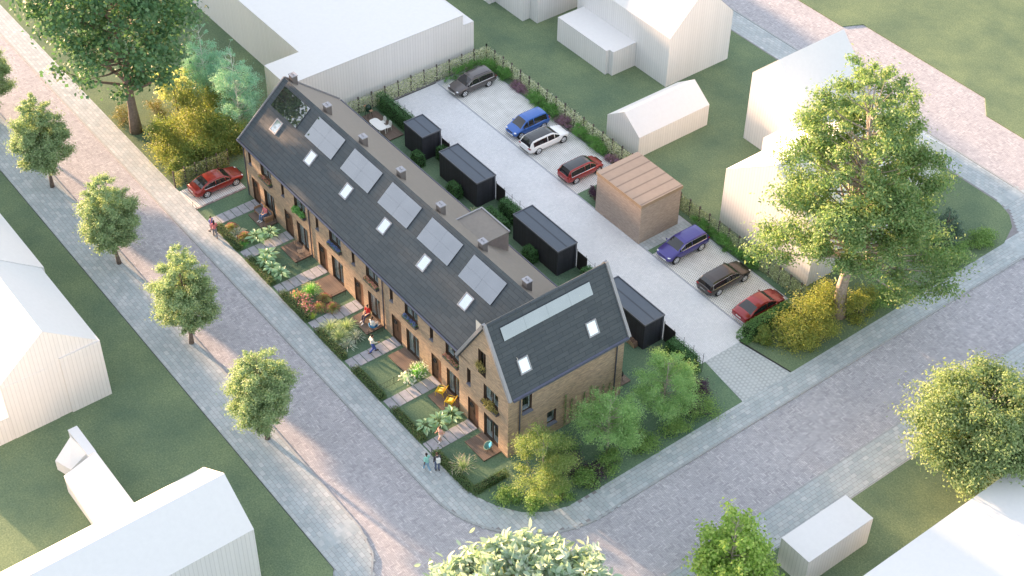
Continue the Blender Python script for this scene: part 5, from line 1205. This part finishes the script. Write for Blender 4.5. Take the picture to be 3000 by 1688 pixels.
for i, (x, y, w_, h, lab) in enumerate(((41.3, -2.9, .75, .9, 'lowest green bush at the round street corner'), (42.7, -1.9, .8, 1.0, 'green bush at the foot of the sunlit tree'), (43.45, .3, .7, 1.2, 'green bush right of the sunlit tree trunk'), (43.3, 2.5, .9, 1.4, 'round green bush beside the curve of the sidewalk'), (43.2, 5.0, .9, 1.3, 'green bush below the pale trunk of the middle tree'), (43.3, 8.3, .95, 1.3, 'green bush beside the sidewalk, midway along the side garden'), (43.4, 11.2, .9, 1.3, 'green bush hanging over the sidewalk edge'), (43.3, 14.0, 1.2, 1.5, 'large green bush nearest the driveway entrance'), (40.0, 3.0, 1.0, 1.5, 'dark green bush at the foot of the brown side wall'), (41.0, 8.3, .9, 1.2, 'green bush between the two feathery trees'))):
    shrub('side_bush', lab, x, y, w_ * 1.3, w_ * 1.4, h * 1.05, 2300, .13, L_shrub, G, 80 + i)
for i, (x, y, w_, h, lab) in enumerate(((41.7, 2.6, 1.1, 1.1, 'dark purple shrub between the sunlit tree and the middle tree'), (42.0, 7.8, 1.0, 1.2, 'dark purple shrub right of the pale trunk'), (42.4, 13.4, .9, 1.5, 'dark purple shrub next to the driveway side'), (43.2, 3.4, .9, 1.1, 'dark purple shrub in front of the middle tree near the sidewalk'), (41.7, 15.4, .8, 1.2, 'dark purple shrub nearest the clipped rear hedge'))):
    shrub('purple_shrub', lab, x, y, w_ * 1.15, w_ * 1.15, h, 2400, .12, L_purple, 'dark purple shrubs in the side garden', 95 + i)
shrub('purple_shrub', 'dark purple shrub against the brick store', 18.9, 23.95, .95, .55, 1.7, 1700, .12, L_purple, None, 99)
# planting strip along the courtyard fence
seg = [('g', -3.7, 26.0, .45, 2.2), ('g', -2.9, 28.2, 1.0, .7), ('g', -.9, 28.9, 1.0, .45), ('h', 1.5, 28.85, 1.35, .42), ('g', 4.3, 28.85, 1.3, .5), ('g', 6.5, 28.85, 1.0, .5), ('h', 8.6, 28.8, 1.25, .42), ('g', 10.9, 28.85, 1.25, .5), ('g', 13.2, 28.85, 1.2, .5), ('h', 15.7, 28.75, 1.0, .4), ('g', 17.8, 28.75, 1.0, .45), ('g', 27.6, 28.8, 1.5, .4), ('g', 30.4, 28.8, 1.4, .42), ('g', 33.0, 28.8, 1.3, .38)]
wh = ['along the fence behind the grey estate car', 'in the far fence corner', 'behind the rear of the grey estate car', 'right after the far fence corner', 'second in the strip from the far corner', 'before the blue car', 'in the strip behind the blue car', 'behind the white car', 'right of the white car', 'nearest the red hatchback', 'beside the brick store end of the strip', 'behind the purple car', 'between the purple and the brown car', 'behind the brown car']
for i, (t, x, y, wx, wy) in enumerate(seg):
    shrub('heather_clump' if t == 'h' else 'ground_shrub', ('mauve heather clump ' if t == 'h' else 'fresh green low shrub ') + wh[i], x, y, wx * 1.35, wy * 1.6, .75 if t == 'h' else 1.2, 3800 if t == 'h' else 4400, .095, L_heath if t == 'h' else L_ground, 'mauve heather along the fence' if t == 'h' else 'low green shrubs along the fence', 110 + i, asp=.45)
def hedge(label, x0, y0, x1, y1, h, dens=420, ml=None, size=.085, seed=1, group=None, rounded=.0, z=0.0, name='hedge'):
    rng = np.random.default_rng(seed); cx, cy = (x0 + x1) / 2, (y0 + y1) / 2; t = empty(name, (cx, cy, z), label, 'hedge', group); a, b = abs(x1 - x0) / 2, abs(y1 - y0) / 2
    P, N = [], []
    for (ax, s, ar) in (('x', 1, 2 * b * h), ('x', -1, 2 * b * h), ('y', 1, 2 * a * h), ('y', -1, 2 * a * h), ('z', 1, 4 * a * b)):
        n = int(ar * dens) + 4; q = rng.uniform(-1, 1, (n, 3)) * np.array([a, b, h / 2]) + np.array([0, 0, h / 2]); nn = np.zeros((n, 3))
        if ax == 'x': q[:, 0] = s * a; nn[:, 0] = s
        elif ax == 'y': q[:, 1] = s * b; nn[:, 1] = s
        else: q[:, 2] = h; nn[:, 2] = 1
        P.append(q); N.append(nn)
    P, N = np.concatenate(P), np.concatenate(N)
    if rounded:
        k = np.clip((P[:, 2] / h - .45) / .55, 0, 1) ** 2 * rounded; P[:, 0] *= 1 - k * .35; P[:, 1] *= 1 - k * .35; P[:, 2] -= h * .12 * rounded * (np.abs(P[:, 0]) / a) ** 2
    P = P + rng.normal(size=P.shape) * .045; P[:, 2] = np.maximum(P[:, 2], .02)
    leafobj('foliage', P, N + rng.normal(size=N.shape) * .6 + np.array([0, 0, .2]), size, ml or L_hedge, t, .6, .1, rng)
    m = MB(); k = .86 - .2 * rounded; m.box((-a * .9, -b * .82, 0), (a * .9, b * .82, h * .6)); m.box((-a * k, -b * k * .9, h * .6), (a * k, b * k * .9, h * .9)); m.build('hedge_core', plain('hedge_core', (.016, .03, .012), .95), t)
    return t
fl = ['low front hedge between the first and second garden path, by the woman in pink', 'low front hedge before the four broad leaved plants', 'low front hedge before the pink flowers', 'low front hedge before the silvery grasses', 'low front hedge before the empty lawn', 'low front hedge before the three broad leaved plants', 'low front hedge at the corner garden, beside the pair of walkers']
for k in range(7):
    x0, x1 = (2.15 + 5.4 * k, 6.1 + 5.4 * k) if k < 6 else (34.55, 39.0)
    if k == 5: x1 = 33.05
    hedge(fl[k], x0, -4.78, x1, -4.25, .50, 420, L_hedgel, .085, 140 + k, 'low clipped hedges along the sidewalk')
hedge('low hedge running from the corner back to the gabled house', 39.05, -4.6, 39.55, -1.5, .50, 420, L_hedgel, .085, 150)
hedge('tall clipped hedge between the ivy fence and the smallest black shed', -4.0, 16.15, 2.1, 16.95, 1.75, 300, None, .09, 151, 'clipped hedges at the back of the gardens')
hedge('clipped hedge right of the smallest black shed', 5.6, 16.15, 6.9, 16.95, 1.45, 300, None, .09, 152, 'clipped hedges at the back of the gardens', .5)
hedge('clipped hedge between the second and third black shed, along the wire fence', 15.1, 16.0, 17.9, 16.95, 1.6, 300, None, .09, 153, 'clipped hedges at the back of the gardens', .3)
hedge('clipped hedge between the third and last black shed', 26.3, 16.0, 29.0, 16.95, 1.6, 300, None, .09, 154, 'clipped hedges at the back of the gardens', .3)
hedge('clipped hedge running along the wire fence to the driveway entrance', 36.9, 15.9, 40.1, 16.95, 1.75, 300, None, .09, 155, 'clipped hedges at the back of the gardens', .4)
hedge('square clipped hedge between the grey rear roof and the third black shed', 15.0, 14.4, 17.9, 15.3, 1.3, 300, None, .09, 156, None, .3)
for i, (x0, x1, y0, y1, h, lab) in enumerate(((4.6, 5.9, 14.0, 14.8, 1.25, 'clipped box bush in front of the smallest black shed'), (10.2, 11.6, 13.95, 14.8, 1.3, 'clipped box bush in front of the long second shed'), (21.0, 22.3, 14.0, 14.85, 1.3, 'clipped box bush in front of the third shed'))):
    hedge(lab, x0, y0, x1, y1, h, 320, None, .09, 160 + i, 'clipped box bushes in front of the sheds', .5, name='box_bush')
hedge('clipped hedge at the end of the parking bays beside the maroon car', 38.95, 21.9, 40.0, 28.0, 1.35, 300, leafmat('parking_hedge_leaf', [(.05, .12, .03), (.075, .15, .04), (.035, .085, .022)], .35), .10, 165, None, .6)
# ivy fences
def ivy_fence(label, a, b, npost, ml, seed, h=1.72, dens=330, group='ivy covered wire fences'):
    rng = np.random.default_rng(seed); a, b = Vector((*a, 0)), Vector((*b, 0)); L = (b - a).length; d = (b - a) / L; n = Vector((-d.y, d.x, 0)); t = empty('ivy_fence', a, label, 'fence', group)
    for i in range(npost):
        p = d * (L * i / (npost - 1)); MB().box((p.x - .055, p.y - .055, 0), (p.x + .055, p.y + .055, h + .13)).build('post', M_post, t)
    m = MB()
    for i in range(int(L / .13)): p = d * (i * .13 + .06); m.tube([(p.x, p.y, .05), (p.x, p.y, h)], .008, 4)
    for k in range(5): m.tube([(0, 0, .08 + k * (h - .1) / 4), (d.x * L, d.y * L, .08 + k * (h - .1) / 4)], .009, 4)
    m.build('wire_panel', M_wire, t)
    N_ = int(L * h * dens); s = rng.uniform(0, L, N_); z = rng.uniform(.02, h * .97, N_); o = rng.normal(size=N_) * .075
    P = np.outer(s, np.array(d)) + np.outer(o, np.array(n)); P[:, 2] = z
    N = np.outer(np.sign(o), np.array(n)) + rng.normal(size=(N_, 3)) * .5 + np.array([0, 0, .75]); leafobj('foliage', P, N, .115, ml, t, .75, .1, rng)
    return t
ivy_fence('ivy covered fence beside the red sedan', (-4.75, -4.8), (-4.75, .6), 6, leafmat('golden_ivy', [(.14, .20, .05), (.50, .48, .20), (.20, .24, .06), (.62, .60, .40), (.24, .32, .10)], .3, raw=True), 170)
ivy_fence('white flecked ivy fence in front of the big white hall', (-4.45, 9.9), (-4.45, 29.4), 14, L_ivy, 171)
ivy_fence('pale ivy fence behind the blue and white cars, ending at the brick store', (-4.45, 29.4), (21.5, 29.4), 20, L_ivy, 172)
ivy_fence('greener ivy fence beside the largest white house, ending at the golden bushes', (22.9, 29.2), (40.0, 29.2), 15, L_ivyd, 173)
# rear wire fence with dark boards
rfl = ['dark boarded fence with wire between the first two black sheds', 'dark boarded fence with wire between the second and third shed', 'dark boarded fence with wire between the third and last shed', 'dark boarded fence with wire from the last shed to the driveway entrance', 'wire fence behind the tall hedge left of the smallest shed']
for i, (x0, x1) in enumerate(((5.35, 7.75), (13.55, 18.5), (24.75, 29.8), (35.65, 40.2), (-3.9, 2.25))):
    t = empty('rear_fence', (x0, 17.03, 0), rfl[i], 'fence', 'thin rear fences along the drive'); L = x1 - x0
    if i < 4: MB().box((0, -.02, .03), (min(1.25, L * .5), .02, 1.85)).build('board_panel', plain('dark_boards', (.03, .028, .03), .7), t)
    k = 0.0
    while k <= L + .01: m = MB(); m.tube([(k, 0, 0), (k, 0, 2.08)], .02, 5); m.build('post', M_iron, t); k += 1.12
    m = MB()
    for z in (.5, 1.1, 1.75): m.tube([(0, 0, z), (L, 0, z)], .012, 4)
    m.build('rail', M_wire, t)
# thin garden railings
rl = ['thin dark railing between the first and second front garden', 'thin dark railing between the second and third front garden', 'thin dark railing beside the red tipped balls', 'thin dark railing beside the white spiky plants', 'thin dark railing behind the white tulips', 'thin dark railing beside the gabled house garden']
for k in range(6):
    t = empty('garden_railing', (5.4 * (k + 1) - .18, -4.2, 0), rl[k], 'railing', 'thin dark garden railings'); m = MB()
    for i in range(4): q = MB(); q.tube([(0, i * 1.28, 0), (0, i * 1.28, .82)], .018, 5); q.build('post', M_iron, t)
    for z in (.1, .72): m.tube([(0, 0, z), (0, 3.84, z)], .010, 4)
    for i in range(28): m.tube([(0, i * .14, .1), (0, i * .14, .72)], .006, 3, cap=False)
    m.build('wire_panel', M_iron, t)
for k in range(7):
    x = 2.07 + 5.4 * k if k < 6 else 34.47
    t = empty('gate_post', (x, -4.8, 0), ['short black rail end beside the first path, behind the woman in pink', 'short black rail end beside the second path', 'short black rail end beside the third path', 'short black rail end beside the fourth path', 'short black rail end beside the fifth path', 'short black rail end beside the sixth path', 'short black rail end beside the last path, next to the walkers'][k], 'railing', 'short black rail ends at the path entrances')
    m = MB(); m.tube([(0, 0, 0), (0, 0, .72)], .02, 5); m.build('post', M_iron, t); m = MB(); m.tube([(0, 0, .68), (.7, 0, .58)], .016, 5); m.tube([(.7, 0, .58), (.7, 0, 0)], .016, 5); m.build('rail', M_iron, t)
t = empty('garden_railing', (-1.46, -4.86, 0), 'low black railing at the corner of the grid paving with the red sedan', 'railing'); m = MB(); m.tube([(0, 0, 0), (0, 0, .62)], .018, 5); m.tube([(.62, 0, 0), (.62, 0, .62)], .018, 5); m.build('post', M_iron, t); m = MB(); m.tube([(0, 0, .58), (2.1, .05, .40)], .014, 4); m.build('rail', M_iron, t)
# front garden plants
def blades(name, label, x, y, r, h, n, w_, ml, seed, group=None, arch=.5, cat='grass', tip=None, tipm=None, tipn=0, tipsize=.1, tipz=(.9, 1.05), z=0.0, tipasp=.4):
    rng = np.random.default_rng(seed); t = empty(name, (x, y, z), label, cat, group); a = rng.uniform(0, 2 * PI, n); sp = rng.uniform(.05, 1, n) ** .7; k = rng.uniform(.7, 1.1, n)
    D = np.stack([np.cos(a), np.sin(a), np.zeros(n)], 1); base = D * (sp * r * .18)[:, None]; up = np.array([0, 0, 1.0])
    mid = base + D * (sp * r * .42)[:, None] + up * (h * k * (1 - .25 * sp))[:, None] * .62; end = base + D * (sp * r * .98)[:, None] + up * (h * k * (1 - arch * sp))[:, None]
    Ps, Ts, Ns, Sz = [], [], [], []
    for p, q in ((base, mid), (mid, end)):
        d = q - p; l = np.linalg.norm(d, axis=1); Ps.append((p + q) / 2); Ts.append(d); Ns.append(np.cross(np.cross(d, up) + rng.normal(size=(n, 3)) * .2, d)); Sz.append(l * 1.15)
    P, T, N, Z_ = map(np.concatenate, (Ps, Ts, Ns, Sz)); N = np.where(np.linalg.norm(N, axis=1, keepdims=True) < 1e-5, np.array([1, 0, 0]), N)
    leafobj('blades', P, N, Z_, ml, t, w_ / max(h * .55, .1), 0, rng, T)
    if tipm:
        i = rng.choice(n, min(n, tipn), False); e = end[i] + up * rng.uniform(-.02, .06, (len(i), 1)); leafobj(tip, e, rng.normal(size=e.shape) + np.array([0, -.3, .3]), tipsize, tipm, t, tipasp, .1, rng, (end - mid)[i] + rng.normal(size=e.shape) * .1 if tipasp < .5 else None)
    return t
def hosta(label, x, y, r, seed, group='broad leaved pale green plants'):
    rng = np.random.default_rng(seed); t = empty('broad_leaf_plant', (x, y, 0), label, 'plant', group); n = 26; a = np.arange(n) * 2.4 + rng.uniform(0, .5, n); lv = np.arange(n) / n
    D = np.stack([np.cos(a), np.sin(a), .75 - 1.0 * (1 - lv) + .2], 1); P = np.stack([np.cos(a) * .10, np.sin(a) * .10, .30 + lv * .50], 1) * np.array([1, 1, 1]); P[:, :2] += D[:, :2] * (r * .28 * (1 - lv * .6))[:, None]
    N = np.stack([-np.cos(a) * .25, -np.sin(a) * .25, np.ones(n)], 1) + rng.normal(size=(n, 3)) * .15
    bigleafobj('leaves', P, N, D, r * (.82 - .25 * lv), L_hosta, t, .50, .35, .22, rng)
    m = MB()
    for p in P[::2]: m.tube([(0, 0, 0), (p[0] * .4, p[1] * .4, p[2] * .7), tuple(p)], [.02, .014, .010], 4, cap=False)
    m.build('stems', plain('plant_stem', (.10, .20, .06), .7), t)
for i, (x, y, lab) in enumerate(((5.75, -2.75, 'broad leaved pale green plant next to the red tipped ball, nearer the hedge'), (6.0, -1.55, 'broad leaved pale green plant nearest the wooden sofa'), (8.35, -3.15, 'broad leaved pale green plant at the top of the group of four'), (9.0, -3.75, 'broad leaved pale green plant second of the group of four'), (10.05, -3.7, 'broad leaved pale green plant third of the group of four'), (11.05, -3.55, 'broad leaved pale green plant lowest of the group of four, by the third path'), (32.15, -3.7, 'broad leaved pale green plant nearest the sidewalk in the group of three'), (32.35, -2.65, 'broad leaved pale green plant in the middle of the group of three'), (32.45, -1.5, 'broad leaved pale green plant nearest the yellow armchairs'))):
    hosta(lab, x, y, .82, 200 + i)
B_red = leafmat('red_tip_blade', [(.13, .17, .05), (.17, .20, .06), (.10, .14, .04)], .3); T_red = leafmat('red_tip', [(.42, .10, .12), (.50, .16, .19), (.36, .11, .11), (.48, .22, .20)], .2, raw=True)
for i, (x, y, r, lab) in enumerate(((3.3, -3.75, .62, 'red tipped round grass behind the woman in pink'), (5.0, -3.45, .64, 'red tipped round grass between the white spikes and the broad leaves'), (15.55, -2.15, .58, 'red tipped round grass beside the empty deck'), (16.25, -3.05, .66, 'red tipped round grass closest to the pink flowers'), (16.95, -2.2, .62, 'red tipped round grass nearest the fourth path'))):
    blades('red_tipped_grass', lab, x, y, r, .92, 420, .035, B_red, 220 + i, 'red tipped ball grasses', .78, 'plant', 'flower_tips', T_red, 340, .10)
B_sil = leafmat('white_spike_blade', [(.52, .58, .50), (.62, .66, .60), (.40, .50, .40)], .3)
for i, (x, y, lab) in enumerate(((4.15, -3.65, 'silvery white spiky plant between the two red tipped balls'), (20.75, -2.45, 'white spiky plant nearest the deck with two seated people'), (21.2, -3.6, 'white spiky plant nearest the low hedge'))):
    blades('white_spiky_plant', lab, x, y, .85, .75, 90, .055, B_sil, 230 + i, 'white spiky plants', .7, 'plant')
B_orn = leafmat('silver_grass_blade', [(.14, .20, .10), (.20, .26, .14), (.28, .32, .20), (.10, .16, .08)], .3)
for i, (x, y, lab) in enumerate(((18.85, -3.55, 'silvery green feather grass nearest the fourth path'), (19.5, -2.5, 'silvery green feather grass at the deck edge'), (20.1, -3.55, 'silvery green feather grass between path and white spikes'))):
    blades('feather_grass', lab, x, y, 1.0, 1.05, 260, .03, B_orn, 235 + i, 'silvery feather grasses', .6, 'grass')
T_cream = leafmat('cream_plume', [(.62, .56, .38), (.70, .66, .50), (.55, .48, .30)], .3); B_grn = leafmat('green_blade', [(.08, .22, .05), (.12, .28, .07), (.06, .17, .04)], .35)
blades('fountain_grass', 'round green fountain grass with cream tips above the pink flowers', 14.3, -2.6, .85, 1.35, 460, .03, B_grn, 240, None, .62, 'grass', 'plumes', T_cream, 150, .16, tipasp=.2)
T_pink = leafmat('pink_flower', [(.55, .22, .28), (.62, .30, .36), (.50, .18, .26), (.60, .38, .36)], .3)
for i, (x, y, lab, tm) in enumerate(((14.0, -3.75, 'salmon pink flowering plant nearest the third path', leafmat('salmon_flower', [(.50, .26, .20), (.55, .32, .26), (.42, .22, .16)], .3)), (14.75, -3.45, 'light pink flowers in the middle of the bed', T_pink), (15.35, -3.85, 'small pink flowers beside the low hedge', T_pink), (16.1, -3.95, 'pink flowers at the lower end of the bed', T_pink))):
    blades('pink_flower_plant', lab, x, y, .6, .75, 120, .03, B_grn, 245 + i, 'pink flowers in the third garden', .5, 'flowers', 'flowers', tm, 110, .14, tipasp=.8)
blades('yellow_green_tuft', 'yellow green grass tuft at the lower end of the pink flower bed', 16.75, -4.0, .42, .6, 140, .03, leafmat('lime_blade', [(.20, .28, .05), (.28, .34, .08)], .3), 250, None, .6, 'grass')
T_white = leafmat('white_petal', [(.75, .76, .74), (.80, .80, .78), (.68, .70, .66)], .25)
blades('white_tulips', 'white tulip like flowers over blue green leaves by the sixth path', 27.15, -1.95, .62, 1.15, 90, .05, leafmat('bluegreen_blade', [(.22, .32, .26), (.28, .38, .32)], .3), 251, None, .8, 'flowers', 'flowers', T_white, 46, .26, tipasp=.8)
blades('plume_grass', 'bright green grass with white plumes against the wall by the sixth door', 27.3, -.95, .78, 1.35, 330, .035, B_grn, 252, None, .35, 'grass', 'plumes', T_white, 150, .24, tipasp=.25)
blades('plume_grass', 'pale feathery plume grass in the corner garden', 37.0, -3.75, 1.0, 1.35, 170, .035, B_orn, 253, None, .5, 'grass', 'plumes', leafmat('pale_plume', [(.48, .42, .36), (.55, .50, .44)], .3), 110, .30, tipasp=.14)
blades('plume_grass', 'pale grass tuft behind the grey box dormer', 14.6, 13.7, .6, 1.3, 120, .03, B_orn, 254, None, .4, 'grass', 'plumes', T_cream, 60, .25, tipasp=.18)
blades('low_tuft', 'low green tuft at the lower end of the first hedge', 5.6, -3.95, .55, .35, 120, .03, B_grn, 255, None, .6, 'grass')
# flower boxes under the windows
F_or = leafmat('orange_flower', [(.62, .30, .24), (.70, .42, .34), (.52, .22, .18)], .25, raw=True); F_bl = leafmat('blue_flower', [(.16, .22, .52), (.24, .31, .62), (.12, .15, .42)], .25, raw=True); F_dry = leafmat('dry_plant', [(.16, .14, .045), (.22, .18, .06), (.11, .11, .04)], .3); F_gr = leafmat('bushy_green', [(.07, .20, .05), (.11, .26, .08), (.05, .14, .04)], .3)
fbx = [(F_or, 'coral flowers', 'first window of the row'), (F_gr, 'bushy green plants', 'second window of the row'), (F_bl, 'blue flowers', 'third window of the row'), (F_or, 'coral flowers', 'fourth window of the row'), (F_bl, 'blue flowers', 'fifth window of the row'), (F_or, 'coral flowers', 'window beside the gabled house'), (F_dry, 'dry ochre plants', 'first floor window of the gabled house')]
for k, (fm, fn, wn_) in enumerate(fbx):
    x0 = 2.68 + 5.4 * k if k < 6 else 35.12; yw = 0 if k < 6 else -.5; x1 = x0 + (1.87 if k < 6 else 1.95); rng = np.random.default_rng(300 + k)
    t = empty('flower_box', ((x0 + x1) / 2, yw - .16, 3.74), 'dark window box with %s under the %s' % (fn, wn_), 'flower box', 'flower boxes under the upper windows'); a = (x1 - x0) / 2
    m = MB(); m.box((-a, -.15, 0), (a, -.12, .24)); m.box((-a, .12, 0), (a, .15, .24)); m.box((-a, -.12, 0), (-a + .03, .12, .24)); m.box((a - .03, -.12, 0), (a, .12, .24)); m.box((-a + .03, -.12, .0), (a - .03, .12, .17)); m.build('box', plain('box_grey', (.075, .075, .085), .6), t)
    n = 520; P = rng.uniform(-1, 1, (n, 3)) * np.array([a * .95, .15, .11]) + np.array([0, -.03, .28]); leafobj('leaves', P, rng.normal(size=(n, 3)) + np.array([0, -.4, .6]), .10, L_shrub if k != 6 else F_dry, t, .5, .1, rng)
    if k == 1 or k == 6: cc = rng.uniform(-.9, .9, 7); P = np.concatenate([rng.normal(size=(110, 3)) * np.array([.15, .13, .13]) + np.array([c * a, -.06, .38]) for c in cc]); sz = .12
    else: n = 240; P = rng.uniform(-1, 1, (n, 3)) * np.array([a * .92, .15, .07]) + np.array([0, -.06, .38]); sz = .10
    leafobj('flowers' if k not in (1, 6) else 'bushy_plants', P, rng.normal(size=P.shape) + np.array([0, -.5, .8]), sz, fm, t, .8, .1, rng)
t = empty('balcony_planter', (34.95, -.62, 7.02), 'ochre plants hanging on the little railing of the attic window', 'flower box'); rng = np.random.default_rng(320)
P = np.concatenate([rng.normal(size=(170, 3)) * np.array([.13, .10, .15]) + np.array([c, -.02, .12]) for c in (-.32, -.05, .25)]); leafobj('plants', P, rng.normal(size=P.shape) + np.array([0, -.4, .6]), .11, F_dry, t, .6, .1, rng)
MB().box((-.42, -.10, -.10), (.42, .07, .06)).build('box', M_iron, t)
# climbing plants on the side wall
t = empty('climbing_plants', (38.16, 5.2, 0), 'thin climbing plants on strings up the brown side wall', 'climber'); rng = np.random.default_rng(330); P = []
m = MB()
for s in range(8):
    y = -.4 + s * .62; hh = rng.uniform(1.8, 3.6); m.tube([(0, y, 0), (.02, y + .03, hh)], .010, 4); n = int(hh * 60); z = rng.uniform(.2, hh, n); P.append(np.stack([rng.uniform(.0, .09, n), y + rng.normal(size=n) * .055 * (1 + (hh - z) * .12), z], 1))
P = np.concatenate(P); leafobj('leaves', P, rng.normal(size=P.shape) + np.array([1, 0, .5]), .085, leafmat('climber_leaf', [(.08, .12, .04), (.12, .16, .065), (.05, .085, .03)], .3), t, .8, .1, rng); m.build('stems', M_bark, t)
